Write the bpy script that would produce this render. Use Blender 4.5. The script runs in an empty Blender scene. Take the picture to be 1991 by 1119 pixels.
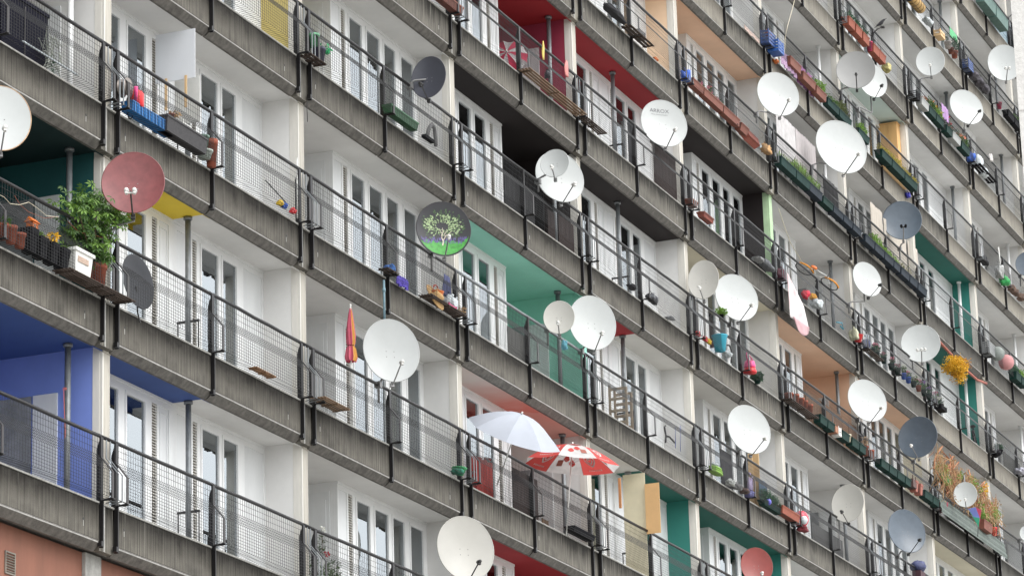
import bpy, math, random
from mathutils import Vector, Matrix
R = math.radians
S = bpy.context.scene
COL = S.collection

# ------------------------------------------------------------------ camera
CX, CY, CZ = -40.18393, -22.12395, -9.92563
YAW, PIT, ROL, FPX = 1.1914, 0.28404, -0.02975, 6694.4812
cy_, sy_, cp_, sp_ = math.cos(YAW), math.sin(YAW), math.cos(PIT), math.sin(PIT)
FW = Vector((sy_*cp_, cy_*cp_, sp_)); RT0 = Vector((cy_, -sy_, 0)); UP0 = RT0.cross(FW)
RT = math.cos(ROL)*RT0 + math.sin(ROL)*UP0
UP = -math.sin(ROL)*RT0 + math.cos(ROL)*UP0
CAM = Vector((CX, CY, CZ))
cd = bpy.data.cameras.new('camera'); cam = bpy.data.objects.new('camera', cd); COL.objects.link(cam)
cam.matrix_world = Matrix(((RT.x, UP.x, -FW.x, CX), (RT.y, UP.y, -FW.y, CY), (RT.z, UP.z, -FW.z, CZ), (0, 0, 0, 1)))
cd.sensor_width = 36; cd.lens = FPX/1991*36; cd.clip_start = 0.5; cd.clip_end = 3000
S.camera = cam

# ------------------------------------------------------------------ light
S.view_settings.view_transform = 'Standard'; S.view_settings.look = 'None'
S.view_settings.gamma = 1; S.view_settings.exposure = EXPO = 1.42
SUN_EL, SUN_AZ = R(50), R(192)          # azimuth clockwise from +Y
w = bpy.data.worlds.new('World'); S.world = w; w.use_nodes = True
nt = w.node_tree; nt.nodes.clear()
sky = nt.nodes.new('ShaderNodeTexSky'); sky.sky_type = 'NISHITA'; sky.sun_disc = False
sky.sun_elevation = SUN_EL; sky.sun_rotation = SUN_AZ; sky.air_density = 1.0; sky.dust_density = 4.0; sky.ozone_density = 1.0
hs = nt.nodes.new('ShaderNodeHueSaturation'); hs.inputs['Saturation'].default_value = 0.15
bg = nt.nodes.new('ShaderNodeBackground'); bg.inputs['Strength'].default_value = 0.15
wo = nt.nodes.new('ShaderNodeOutputWorld')
nt.links.new(sky.outputs[0], hs.inputs['Color']); ov = nt.nodes.new('ShaderNodeMix'); ov.data_type = 'RGBA'; ov.inputs[0].default_value = .78; ov.inputs[7].default_value = (5.7, 5.8, 5.9, 1)   # even cloud deck
nt.links.new(hs.outputs[0], ov.inputs[6]); nt.links.new(ov.outputs[2], bg.inputs[0]); nt.links.new(bg.outputs[0], wo.inputs[0])
sd = bpy.data.lights.new('sun', 'SUN'); sd.energy = 0.6; sd.angle = R(35); sd.color = (1, .97, .93)
so = bpy.data.objects.new('sun', sd); COL.objects.link(so)
sdir = Vector((math.sin(SUN_AZ)*math.cos(SUN_EL), math.cos(SUN_AZ)*math.cos(SUN_EL), math.sin(SUN_EL)))
so.rotation_euler = sdir.to_track_quat('Z', 'Y').to_euler()
S.cycles.max_bounces = 8; S.cycles.transparent_max_bounces = 24

# ------------------------------------------------------------------ building grid (metres)
U = {-2: -12.54, -1: -6.27, 0: 0, 1: 6.364, 2: 12.638, 3: 18.879, 4: 25.146, 5: 31.309, 6: 37.601, 7: 43.86, 8: 50.2, 9: 56.5, 10: 62.8}
V = [-0.108, 2.768, 5.602, 8.41, 11.219, 14.012, 16.798, 19.584, 22.39, 25.17, 27.97, 30.77]
ZB = .63          # top of the parapet panel above V
ZR = 1.55         # handrail above V

def ray(x, y): return FW*FPX + RT*(x-995.5) - UP*(y-559.5)
def at(x, y, Y):
    d = ray(x, y); t = (Y-CY)/d.y; return CAM + d*t
def pxof(P):
    d = Vector(P)-CAM; z = d.dot(FW); return (995.5+FPX*d.dot(RT)/z, 559.5-FPX*d.dot(UP)/z)
def along(px, j, Y=-.1, dz=.8):
    a, b = -12, 70
    for _ in range(40):
        m = (a+b)/2
        if pxof((m, Y, V[j]+dz))[0] < px: a = m
        else: b = m
    return a
def img(P, dx, dy, dn=0): k = mpp(P); return Vector(P)+RT*(dx*k)-UP*(dy*k)-FW*dn
def mpp(P): return (Vector(P)-CAM).dot(FW)/FPX     # metres per photo pixel

# ------------------------------------------------------------------ materials
MATS = {}
def N(t, k): return t.nodes.new('ShaderNode'+k)
def mat(name, rgb, rough=.6, metal=0, var=.18, scale=6, bump=.0, trans=0, spec=.5, alpha=1, vscale=None):
    if name in MATS: return MATS[name]
    m = bpy.data.materials.new(name); m.use_nodes = True; t = m.node_tree; b = t.nodes['Principled BSDF']
    b.inputs['Roughness'].default_value = rough; b.inputs['Metallic'].default_value = metal
    b.inputs['Specular IOR Level'].default_value = spec
    tc = N(t, 'TexCoord'); mp = N(t, 'Mapping'); mp.inputs['Scale'].default_value = (scale, scale, vscale or scale)
    n = N(t, 'TexNoise'); n.inputs['Scale'].default_value = 1; n.inputs['Detail'].default_value = 6; n.inputs['Roughness'].default_value = .65
    t.links.new(tc.outputs['Object'], mp.inputs[0]); t.links.new(mp.outputs[0], n.inputs[0])
    r = N(t, 'ValToRGB'); r.color_ramp.elements[0].position = .3; r.color_ramp.elements[1].position = .7
    lo = [c*(1-var) for c in rgb]; hi = [min(1, c*(1+var*.6)) for c in rgb]
    r.color_ramp.elements[0].color = (*lo, 1); r.color_ramp.elements[1].color = (*hi, 1)
    t.links.new(n.outputs[0], r.inputs[0]); t.links.new(r.outputs[0], b.inputs['Base Color'])
    if bump:
        bp = N(t, 'Bump'); bp.inputs['Strength'].default_value = bump; bp.inputs['Distance'].default_value = .02
        t.links.new(n.outputs[0], bp.inputs['Height']); t.links.new(bp.outputs[0], b.inputs['Normal'])
    if trans:
        tr = N(t, 'BsdfTranslucent'); t.links.new(r.outputs[0], tr.inputs[0]); mx = N(t, 'MixShader'); mx.inputs[0].default_value = trans
        o = t.nodes['Material Output']; t.links.new(b.outputs[0], mx.inputs[1]); t.links.new(tr.outputs[0], mx.inputs[2]); t.links.new(mx.outputs[0], o.inputs[0])
    MATS[name] = m; return m

def ramp(t, src, p0, c0, p1, c1, extra=()):
    r = N(t, 'ValToRGB'); e = r.color_ramp.elements
    e[0].position = p0; e[0].color = (*c0, 1); e[1].position = p1; e[1].color = (*c1, 1)
    for p, c in extra: x = e.new(p); x.color = (*c, 1)
    t.links.new(src, r.inputs[0]); return r.outputs[0]
def mth(t, op, a, b=None, clamp=False):
    n = N(t, 'Math'); n.operation = op; n.use_clamp = clamp
    for i, v in enumerate((a, b)):
        if v is None: continue
        if isinstance(v, (int, float)): n.inputs[i].default_value = v
        else: t.links.new(v, n.inputs[i])
    return n.outputs[0]
def mixc(t, f, a, b, mode='MIX'):
    n = N(t, 'Mix'); n.data_type = 'RGBA'; n.blend_type = mode
    for i, v in ((0, f), (6, a), (7, b)):
        if isinstance(v, (int, float)): n.inputs[i].default_value = v
        elif isinstance(v, tuple): n.inputs[i].default_value = (*v, 1)
        else: t.links.new(v, n.inputs[i])
    return n.outputs[2]

def concrete(name, base, dark, drip, top_dark=.8, streak=1.0, DRIP=.55):
    """weathered precast panel: vertical run-off streaks, sooty top edge, pale lime drips"""
    m = bpy.data.materials.new(name); m.use_nodes = True; t = m.node_tree; b = t.nodes['Principled BSDF']
    b.inputs['Roughness'].default_value = .9; b.inputs['Specular IOR Level'].default_value = .2
    tc = N(t, 'TexCoord'); oi = N(t, 'ObjectInfo'); sx = N(t, 'SeparateXYZ'); t.links.new(tc.outputs['Object'], sx.inputs[0])
    off = mth(t, 'MULTIPLY', oi.outputs['Random'], 97.0)
    def noise(fx, fz, det=4, rg=.6, add=0):
        cx = N(t, 'CombineXYZ'); t.links.new(mth(t, 'ADD', mth(t, 'MULTIPLY', sx.outputs[0], fx), off), cx.inputs[0])
        t.links.new(mth(t, 'MULTIPLY', sx.outputs[2], fz), cx.inputs[2]); cx.inputs[1].default_value = add
        t.links.new(off, cx.inputs[1]) if not add else None
        n = N(t, 'TexNoise'); n.inputs['Scale'].default_value = 1; n.inputs['Detail'].default_value = det; n.inputs['Roughness'].default_value = rg
        t.links.new(cx.outputs[0], n.inputs[0]); return n.outputs[0]
    s1 = noise(7, .3, 5); s2 = noise(22, .45, 4); blot = noise(2.2, 2.5, 6); fine = noise(60, 60, 3, .7, 5)
    zz = mth(t, 'DIVIDE', sx.outputs[2], .63, True)
    # darkness grows to the top, wobbling with the streak noise
    edge = mth(t, 'ADD', zz, mth(t, 'MULTIPLY', mth(t, 'SUBTRACT', s2, .5), DRIP))
    edge = mth(t, 'ADD', edge, mth(t, 'MULTIPLY', mth(t, 'SUBTRACT', blot, .5), 1.1))
    td = mth(t, 'MULTIPLY', ramp(t, edge, .30, (0, 0, 0), .92, (1, 1, 1)), top_dark)
    st = mth(t, 'MULTIPLY', ramp(t, s1, .45, (0, 0, 0), .75, (1, 1, 1)), .34*streak)
    f = mth(t, 'MAXIMUM', td, st)
    c = mixc(t, f, base, dark)
    lt = ramp(t, s2, .60, (0, 0, 0), .70, (1, 1, 1)); lt = mth(t, 'MULTIPLY', lt, ramp(t, s1, .5, (.1, .1, .1), .62, (.75, .75, .75)))
    lt = mth(t, 'MULTIPLY', lt, .65*streak)
    c = mixc(t, lt, c, drip)
    big = ramp(t, blot, .3, (.68, .67, .65), .7, (1.26, 1.23, 1.17)); c = mixc(t, 1.0, c, big, 'MULTIPLY')
    vs_ = ramp(t, noise(30, .18, 4, .7, 9), .36, (.52, .52, .52), .66, (1.6, 1.58, 1.52)); c = mixc(t, .85, c, mixc(t, 1.0, c, vs_, 'MULTIPLY'))
    fn = ramp(t, fine, .3, (.86, .86, .86), .7, (1.1, 1.1, 1.1)); c = mixc(t, 1.0, c, fn, 'MULTIPLY')
    t.links.new(c, b.inputs['Base Color'])
    bp = N(t, 'Bump'); bp.inputs['Strength'].default_value = .25; bp.inputs['Distance'].default_value = .01
    t.links.new(fine, bp.inputs['Height']); t.links.new(bp.outputs[0], b.inputs['Normal'])
    return m
PANEL = [concrete('concrete_weathered', (.132, .127, .117), (.016, .015, .014), (.25, .245, .23), .95, 1.3),
         concrete('concrete_streaked', (.152, .147, .136), (.012, .0115, .011), (.34, .335, .315), .92, 1.6, 1.6),
         concrete('concrete_clean', (.235, .226, .205), (.05, .043, .039), (.40, .39, .36), .6, 1.1),
         concrete('concrete_sooty', (.104, .102, .096), (.016, .0155, .015), (.28, .275, .26), .95, 1.4)]
LIP = mat('concrete_lip', (.13, .122, .11), .95, var=.45, scale=9, bump=.4)
COPE = mat('concrete_coping', (.36, .355, .335), .9, var=.35, scale=8)
PIER = mat('concrete_pier', (.47, .445, .39), .9, var=.22, scale=7, vscale=1.0, bump=.2)
PIERW = mat('pier_side_whitewash', (.68, .66, .61), .9, var=.12, scale=5, vscale=1)
STEEL = mat('black_steel', (.011, .010, .011), .45, .3, var=.4, scale=15)
BARS = mat('dark_grey_steel', (.05, .047, .048), .5, .4, var=.3, scale=15)
WIRE = mat('grid_wire', (.028, .029, .031), .5, .3, var=.3)
ZINC = mat('galvanised_pipe', (.21, .225, .235), .5, .35, var=.25, scale=10)
PVC = mat('window_frame_white', (.76, .77, .77), .4, var=.07, scale=2)
PVC2 = mat('infill_panel_white', (.70, .715, .72), .45, var=.12, scale=1.3, vscale=.5)
LOUV = mat('louvre_cream', (.66, .64, .60), .5, var=.1)
SLOT = mat('slot_shadow_grille_brown', (.22, .195, .165), .8, var=.3)  # brown carries the shadow between louvre slats; also colours grille and lantern opening
GLASSB = []
def glass():
    m = bpy.data.materials.new('window_glass'); m.use_nodes = True; t = m.node_tree; t.nodes.clear()
    o = N(t, 'OutputMaterial'); mx = N(t, 'MixShader'); tr = N(t, 'BsdfTransparent'); g = N(t, 'BsdfGlossy'); g.inputs['Roughness'].default_value = .015
    tr.inputs[0].default_value = (.93, .95, .95, 1); g.inputs[0].default_value = (.86, .92, .96, 1)
    fr = N(t, 'Fresnel'); fr.inputs[0].default_value = 4.4
    tc = N(t, 'TexCoord'); n = N(t, 'TexNoise'); n.inputs['Scale'].default_value = .9
    bp = N(t, 'Bump'); bp.inputs['Strength'].default_value = .008; bp.inputs['Distance'].default_value = .1
    t.links.new(tc.outputs['Object'], n.inputs[0]); t.links.new(n.outputs[0], bp.inputs['Height']); t.links.new(bp.outputs[0], g.inputs['Normal'])
    t.links.new(fr.outputs[0], mx.inputs[0]); t.links.new(tr.outputs[0], mx.inputs[1]); t.links.new(g.outputs[0], mx.inputs[2]); t.links.new(mx.outputs[0], o.inputs[0])
    return m
GLASS = glass()
CURT = [mat('curtain_dark', (.26, .27, .28), .9, var=.4, scale=3), mat('curtain_grey', (.48, .49, .495), .9, var=.25, scale=3, vscale=.4),
        mat('curtain_pale', (.74, .76, .76), .9, var=.2, scale=3, vscale=.3), mat('curtain_sheer', (.58, .60, .59), .9, var=.3, scale=4, vscale=.3)]
PAINT = {
 'white': mat('paint_white', (.72, .715, .70), .85, var=.08, scale=1.2, bump=.05),
 'offwhite': mat('paint_off_white', (.66, .645, .61), .85, var=.08, scale=1.2),
 'cream': mat('paint_cream', (.66, .61, .47), .85, var=.08, scale=1.2),
 'blue': mat('paint_blue', (.040, .085, .27), .8, var=.12, scale=1.1),
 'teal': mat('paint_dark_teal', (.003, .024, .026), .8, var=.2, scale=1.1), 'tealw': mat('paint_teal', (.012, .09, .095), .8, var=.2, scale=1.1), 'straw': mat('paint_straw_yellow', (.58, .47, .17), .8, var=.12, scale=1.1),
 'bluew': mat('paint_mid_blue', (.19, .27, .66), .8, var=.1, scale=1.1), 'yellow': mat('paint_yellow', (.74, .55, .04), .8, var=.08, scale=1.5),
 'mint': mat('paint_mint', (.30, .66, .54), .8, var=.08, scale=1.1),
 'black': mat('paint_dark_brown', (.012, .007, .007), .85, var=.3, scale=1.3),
 'red': mat('paint_red', (.30, .010, .016), .8, var=.12, scale=1.1),
 'magenta': mat('paint_crimson', (.30, .03, .065), .8, var=.15, scale=1.1),
 'peach': mat('paint_peach', (.80, .53, .37), .85, var=.08, scale=1.1),
 'peachl': mat('paint_pale_peach', (.84, .61, .42), .85, var=.08, scale=1.1),
 'green': mat('paint_green', (.008, .115, .088), .8, var=.12, scale=1.1),
 'greenl': mat('paint_sea_green', (.03, .21, .175), .8, var=.12, scale=1.1),
 'aqua': mat('paint_pale_aqua', (.55, .66, .62), .85, var=.06, scale=1.1),
 'leaf': mat('paint_leaf_green', (.42, .58, .36), .85, var=.15, scale=3),
 'charcoal': mat('paint_charcoal', (.02, .02, .022), .85, var=.3, scale=3),
}
# sprayed pink ceiling: a real patch of red paint fading out at its rim
def spray():
    m = bpy.data.materials.new('paint_pink_spray'); m.use_nodes = True; t = m.node_tree; b = t.nodes['Principled BSDF']; b.inputs['Roughness'].default_value = .85
    tc = N(t, 'TexCoord'); sx = N(t, 'SeparateXYZ'); t.links.new(tc.outputs['Object'], sx.inputs[0])
    n = N(t, 'TexNoise'); n.inputs['Scale'].default_value = 1.6; t.links.new(tc.outputs['Object'], n.inputs[0])
    a = mth(t, 'ADD', mth(t, 'MULTIPLY', sx.outputs[0], .2), mth(t, 'MULTIPLY', n.outputs[0], .35))
    c = ramp(t, a, .45, (.70, .60, .54), .95, (.66, .20, .16), ((1.0, (.70, .33, .28)),))
    t.links.new(c, b.inputs['Base Color']); return m
PAINT['spray'] = spray()

# ------------------------------------------------------------------ mesh helper
class MB:
    def __init__(s): s.v = []; s.f = []; s.m = []; s.mi = 0; s.sm = set()
    def add(s, vs, fs, smooth=False):
        o = len(s.v); s.v += [tuple(p) for p in vs]
        for f in fs:
            if smooth: s.sm.add(len(s.f))
            s.f.append([i+o for i in f]); s.m.append(s.mi)
        return s
    def box(s, x0, x1, y0, y1, z0, z1):
        return s.add([(x, y, z) for z in (z0, z1) for y in (y0, y1) for x in (x0, x1)],
              [(0, 2, 3, 1), (4, 5, 7, 6), (0, 1, 5, 4), (2, 6, 7, 3), (0, 4, 6, 2), (1, 3, 7, 5)])
    def prism(s, poly, x0, x1):       # polygon in (y,z) extruded along x
        n = len(poly); vs = [(x0, y, z) for y, z in poly]+[(x1, y, z) for y, z in poly]
        return s.add(vs, [tuple(range(n)), tuple(range(2*n-1, n-1, -1))]+[(i, i+n, (i+1) % n+n, (i+1) % n) for i in range(n)])
    def tube(s, pts, r, n=8, caps=True, r1=None):
        pts = [Vector(p) for p in pts]; rings = []; L = len(pts)
        for i, p in enumerate(pts):
            d = (pts[min(i+1, L-1)]-pts[max(i-1, 0)]).normalized()
            a = d.cross(Vector((0, 0, 1)) if abs(d.z) < .9 else Vector((1, 0, 0))).normalized(); b = d.cross(a)
            rr = r if r1 is None else r+(r1-r)*i/(L-1)
            rings.append([p+a*math.cos(2*math.pi*k/n)*rr+b*math.sin(2*math.pi*k/n)*rr for k in range(n)])
        vs = [q for g in rings for q in g]; fs = []
        for i in range(L-1):
            for k in range(n): fs.append((i*n+k, i*n+(k+1) % n, (i+1)*n+(k+1) % n, (i+1)*n+k))
        if caps: fs += [tuple(range(n-1, -1, -1)), tuple(range((L-1)*n, L*n))]
        return s.add(vs, fs, n > 5)
    def lathe(s, prof, n=20, sx=1, sy=1, cap=True):   # prof (r,z)
        vs = [(r*math.cos(2*math.pi*k/n)*sx, r*math.sin(2*math.pi*k/n)*sy, z) for r, z in prof for k in range(n)]
        fs = [(i*n+k, i*n+(k+1) % n, (i+1)*n+(k+1) % n, (i+1)*n+k) for i in range(len(prof)-1) for k in range(n)]
        if cap: fs += [tuple(range(n-1, -1, -1)), tuple(range((len(prof)-1)*n, len(prof)*n))]
        return s.add(vs, fs, True)
    def blob(s, c, rad, seed=0, n=14, amp=.18, fr=3):
        rnd = random.Random(seed); ph = [rnd.uniform(0, 6) for _ in range(6)]; vs = []; m = n//2
        for i in range(m+1):
            th = math.pi*i/m
            for k in range(n):
                a = 2*math.pi*k/n
                q = 1+amp*(math.sin(fr*a+ph[0]+2*th)+.7*math.sin(2*fr*th+ph[1]+a)+.5*math.sin(5*a+ph[2]-3*th))
                vs.append((c[0]+rad[0]*q*math.sin(th)*math.cos(a), c[1]+rad[1]*q*math.sin(th)*math.sin(a), c[2]+rad[2]*q*math.cos(th)))
        fs = [(i*n+k, (i+1)*n+k, (i+1)*n+(k+1) % n, i*n+(k+1) % n) for i in range(m) for k in range(n)]
        return s.add(vs, fs, True)
    def xf(s, M, start=0):
        for i in range(start, len(s.v)): s.v[i] = tuple(M @ Vector(s.v[i]))
        return s
    def build(s, name, mats, parent=None, loc=(0, 0, 0), rot=None):
        me = bpy.data.meshes.new(name); me.from_pydata(s.v, [], s.f)
        if not isinstance(mats, (list, tuple)): mats = [mats]
        for m in mats: me.materials.append(m)
        for i, p in enumerate(me.polygons):
            if s.m[i]: p.material_index = s.m[i]
            if i in s.sm: p.use_smooth = True
        me.update()
        o = bpy.data.objects.new(name, me); COL.objects.link(o); o.location = loc
        if rot: o.rotation_euler = rot
        if parent: o.parent = parent
        return o
def empty(name, loc=(0, 0, 0), rot=(0, 0, 0), parent=None):
    o = bpy.data.objects.new(name, None); COL.objects.link(o); o.location = loc; o.rotation_euler = rot; o.empty_display_size = .1
    if parent: o.parent = parent
    return o
def tag(o, label=None, cat=None, group=None, kind=None):
    if label: o['label'] = label
    if cat: o['category'] = cat
    if group: o['group'] = group
    if kind: o['kind'] = kind
    return o

# ------------------------------------------------------------------ the building
# cell (bay, storey): type F full / L recess left / R recess right / W full with side pipe
TYPE = {-2: 'L', -1: 'R', 0: 'F', 1: 'L', 2: 'R', 3: 'F', 4: 'L', 5: 'R', 6: 'L', 7: 'W', 8: 'R', 9: 'F'}
LAY = {'F': [('n', .56, 1.12), ('p', 1.30, 1.89), ('p', 2.15, 2.71), ('l', 2.93, 3.09), ('d', 3.15, 3.46), ('n', 3.62, 4.03), ('l', 4.13, 4.27), ('p', 4.42, 4.97), ('p', 5.13, 5.60), ('n', 5.85, 6.5)],
       'L': [('n', 2.99, 3.31), ('l', 3.36, 3.52), ('p', 3.68, 4.19), ('p', 4.40, 4.93), ('p', 5.13, 5.60), ('p', 5.86, 6.38)],
       'R': [('p', .66, 1.18), ('p', 1.38, 1.92), ('p', 2.17, 2.74), ('p', 2.93, 3.44), ('l', 3.69, 3.86), ('d', 3.91, 4.2)],
       'W': [('p', .72, 1.25), ('p', 1.45, 2.1), ('p', 2.4, 3.0), ('p', 3.2, 3.75), ('p', 4.0, 4.55), ('n', 4.9, 6.4)]}
SPAN = {'F': (.5, None), 'L': (2.95, None), 'R': (.5, 4.28), 'W': (.5, None)}
# ceiling left, ceiling right, partition at the right end
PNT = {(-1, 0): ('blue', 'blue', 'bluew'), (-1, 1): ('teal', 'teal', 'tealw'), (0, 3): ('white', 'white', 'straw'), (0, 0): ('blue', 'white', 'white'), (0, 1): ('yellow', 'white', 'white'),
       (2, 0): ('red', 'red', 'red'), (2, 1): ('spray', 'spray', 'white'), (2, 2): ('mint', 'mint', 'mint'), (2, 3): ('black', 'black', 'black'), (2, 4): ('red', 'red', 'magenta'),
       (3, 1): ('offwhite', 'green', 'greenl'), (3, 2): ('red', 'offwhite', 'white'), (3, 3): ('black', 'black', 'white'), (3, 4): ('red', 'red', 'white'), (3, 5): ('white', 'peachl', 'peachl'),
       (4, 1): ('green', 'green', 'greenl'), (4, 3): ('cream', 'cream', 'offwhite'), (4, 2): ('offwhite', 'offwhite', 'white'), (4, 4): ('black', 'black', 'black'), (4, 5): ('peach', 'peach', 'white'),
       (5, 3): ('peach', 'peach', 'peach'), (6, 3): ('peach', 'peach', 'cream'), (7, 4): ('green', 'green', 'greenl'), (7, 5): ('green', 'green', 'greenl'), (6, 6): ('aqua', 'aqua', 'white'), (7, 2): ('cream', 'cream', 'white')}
PIERC = {(4, 4): 'leaf', (2, 2): 'mint'}
CURTSEL = {}
rnd = random.Random(5)
bld = empty('apartment_building', (0, 0, 0))
tag(bld, 'long grey concrete block of flats with rows of mesh railed balconies', 'building')

def visible(k, j, m=130):
    if k == -2: m = 420
    u0, u1 = U[k], U[k+1]
    xs = [pxof((u, y, z)) for u in (u0, u1+.5) for y in (-.3, .8) for z in (V[j]-.05, V[j+1]+.1)]
    return min(p[0] for p in xs) < 1991+m and max(p[0] for p in xs) > -m and min(p[1] for p in xs) < 1119+m and max(p[1] for p in xs) > -m

PROF = [(-.012, 1.53), (-.012, 1.27), (-.20, 1.03), (-.20, .665), (-.012, .645)]
def wire_mesh(L):
    mb = MB(); r = .0029
    def bar(a, b):
        a, b = Vector(a), Vector(b); d = (b-a).normalized(); u_ = Vector((1, 0, 0)) if abs(d.x) < .5 else Vector((0, 1, 0)); w_ = d.cross(u_).normalized()
        vs = [p+q for p in (a, b) for q in (u_*r, w_*r, -u_*r, -w_*r)]
        mb.add(vs, [(0, 1, 5, 4), (1, 2, 6, 5), (2, 3, 7, 6), (3, 0, 4, 7)])
    n = round(L/.072)
    for i in range(n+1):
        x = L*i/n
        for a, b in zip(PROF, PROF[1:]): bar((x, *a), (x, *b))
    for a, b in zip(PROF, PROF[1:]):
        d = math.dist(a, b); k = max(1, round(d/(.043 if a[1]-b[1] > .26 or d < .15 else .078)))
        for i in range(k):
            y = a[0]+(b[0]-a[0])*i/k; z = a[1]+(b[1]-a[1])*i/k; bar((0, y, z), (L, y, z))
    return mb
wm_me = wire_mesh(2.92).build('wire_mesh', WIRE); WM = wm_me.data; bpy.data.objects.remove(wm_me)
def bracket_mb(x, w=.035, t=.006, prof=PROF):
    mb = MB()
    for a, b in zip(prof, prof[1:]):
        d = Vector((0, b[0]-a[0], b[1]-a[1])); L = d.length; nrm = Vector((0, -d.z, d.y)).normalized()*t; e = d.normalized()*t
        A = Vector((0, *a))-e; B = Vector((0, *b))+e
        vs = [Vector((x+s*w, 0, 0))+p+q for p in (A, B) for s in (-1, 1) for q in (nrm, -nrm)]
        mb.add(vs, [(0, 1, 3, 2), (4, 6, 7, 5), (0, 4, 5, 1), (2, 3, 7, 6), (0, 2, 6, 4), (1, 5, 7, 3)])
    return mb
def post_mb(x):
    mb = MB()
    mb.box(x-.012, x+.012, -.062, -.002, -.005, ZB+.012)         # flat bar down the panel joint
    mb.prism([(-.03, ZB+.012), (.045, ZB+.012), (.045, 1.36), (.012, 1.46), (-.03, 1.53)], x-.014, x+.014)   # fin up to the handrail
    mb.box(x-.037, x+.037, -.036, -.026, ZB+.0, 1.53)
    mb.box(x-.075, x-.014, -.075, -.01, .005, .075)              # fixing angle at the foot
    mb.box(x-.02, x+.02, -.225, -.06, ZB+.012, ZB+.03)           # shelf arm under the basket
    return mb
def shared(name, cache, key, fn, mats, parent, loc):
    if key not in cache:
        cache[key] = fn().build(name, mats, parent, loc); return cache[key]
    o = bpy.data.objects.new(name, cache[key].data); COL.objects.link(o); o.parent = parent; o.location = loc; return o
CA = {}
def panel_mb(L):
    mb = MB(); mb.prism([(0, .105), (-.0, .605), (.13, .605), (.13, .105)], .02, L-.02)
    x, z = (L-.46, .31) if L > 2.925 or L < 2.9 else (.26, .37)
    mb.mi = 1; mb.box(x, x+.03, -.002, .001, z, z+.022); mb.box(x+.008, x+.02, -.0015, .001, z-.012, z-.002); mb.mi = 2; mb.box(x+.008, x+.022, -.001, .001, z-.09, z-.014)
    return mb
def parapet(k, j):
    u0 = U[k]; L1 = 3.34-.42; L2 = U[k+1]-u0-3.34; v = V[j]
    mb = MB()
    for a, b in ((.42, 3.34), (3.34, U[k+1]-u0)):
        mb.mi = 0; mb.prism([(-.0, .10), (-.022, .062), (-.012, .045), (.085, -.045), (.13, -.045), (.13, .10)], a+.022, b-.022)   # drip lip
        mb.mi = 1; mb.prism([(-.012, .608), (-.012, .632), (.14, .638), (.14, .608)], a+.02, b-.02)      # coping
        mb.mi = 1; mb.box(a+.022, b-.022, -.0245, -.0145, .056, .071)
    mb.mi = 2; mb.box(.02, .40, .018, .13, -.03, .60)
    mb.mi = 1; mb.box(.13, .165, .006, .017, -.03, .60); mb.box(.0, .42, -.008, .14, .604, .628)
    p = mb.build('parapet', [LIP, COPE, PANEL[1] if j < 5 else PANEL[2]], bld, (u0, 0, v))
    for a, L in ((.42, L1), (3.34, L2)):
        q = (k*31+j*17+int(a)) % 10
        if j >= 6: m = PANEL[2] if q < 8 else PANEL[1]
        elif j == 5: m = PANEL[1] if k < 5 else PANEL[3]
        elif j == 4: m = PANEL[1] if k < 4 else PANEL[3] if k < 7 else PANEL[2]
        elif j == 3: m = PANEL[0] if k < 4 else PANEL[3] if k > 4 else PANEL[1]
        elif j == 2: m = PANEL[0] if k < 3 else PANEL[1] if k < 6 else PANEL[3]
        else: m = PANEL[0] if k < 2 else PANEL[1]
        shared('parapet_panel', CA, ('pan', round(L, 3), m.name), lambda: panel_mb(L), [m, STEEL, COPE], p, (a, 0, 0))
def railing(k, j):
    u0 = U[k]; v = V[j]; W = U[k+1]-u0
    r = empty('balcony_railing', (u0, 0, v), parent=bld)
    mb = MB(); rr = random.Random(k*7+j)
    pts = [(x*W/12, .0+rr.uniform(-.004, .004), ZR+rr.uniform(-.004, .004)) for x in range(13)]
    pts[0] = (0, 0, ZR); pts[-1] = (W, 0, ZR)
    mb.tube(pts, .027, 8); mb.build('handrail', STEEL if (k, j) not in ((7, 5), (2, 2)) else ZINC, r)
    for a, b in ((.44, 3.32), (3.36, W-.02)):
        o = bpy.data.objects.new('wire_mesh', WM); COL.objects.link(o); o.parent = r; o.location = (a, 0, 0); o.scale = ((b-a)/2.92, 1, 1)
    shared('post', CA, 'post', lambda: post_mb(0), STEEL, r, (0, 0, 0)); shared('post', CA, 'post', None, None, r, (.42, 0, 0)); shared('post', CA, 'post', None, None, r, (3.34, 0, 0))
    for q in (0, .42, 3.34): shared('basket_bracket', CA, 'br', lambda: bracket_mb(0, .03), BARS, r, (q, 0, 0))
    for q in (.16, .27): shared('basket_bracket', CA, 'br2', lambda: bracket_mb(0, .012, .005), ZINC, r, (q, 0, 0))
    for y, z in ((-.19, ZB+.04), (-.09, ZB+.035)): shared('basket_rod', CA, 'rod', lambda: MB().tube([(0, 0, 0), (.42, 0, 0)], .008, 4), BARS, r, (0, y, z))

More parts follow.
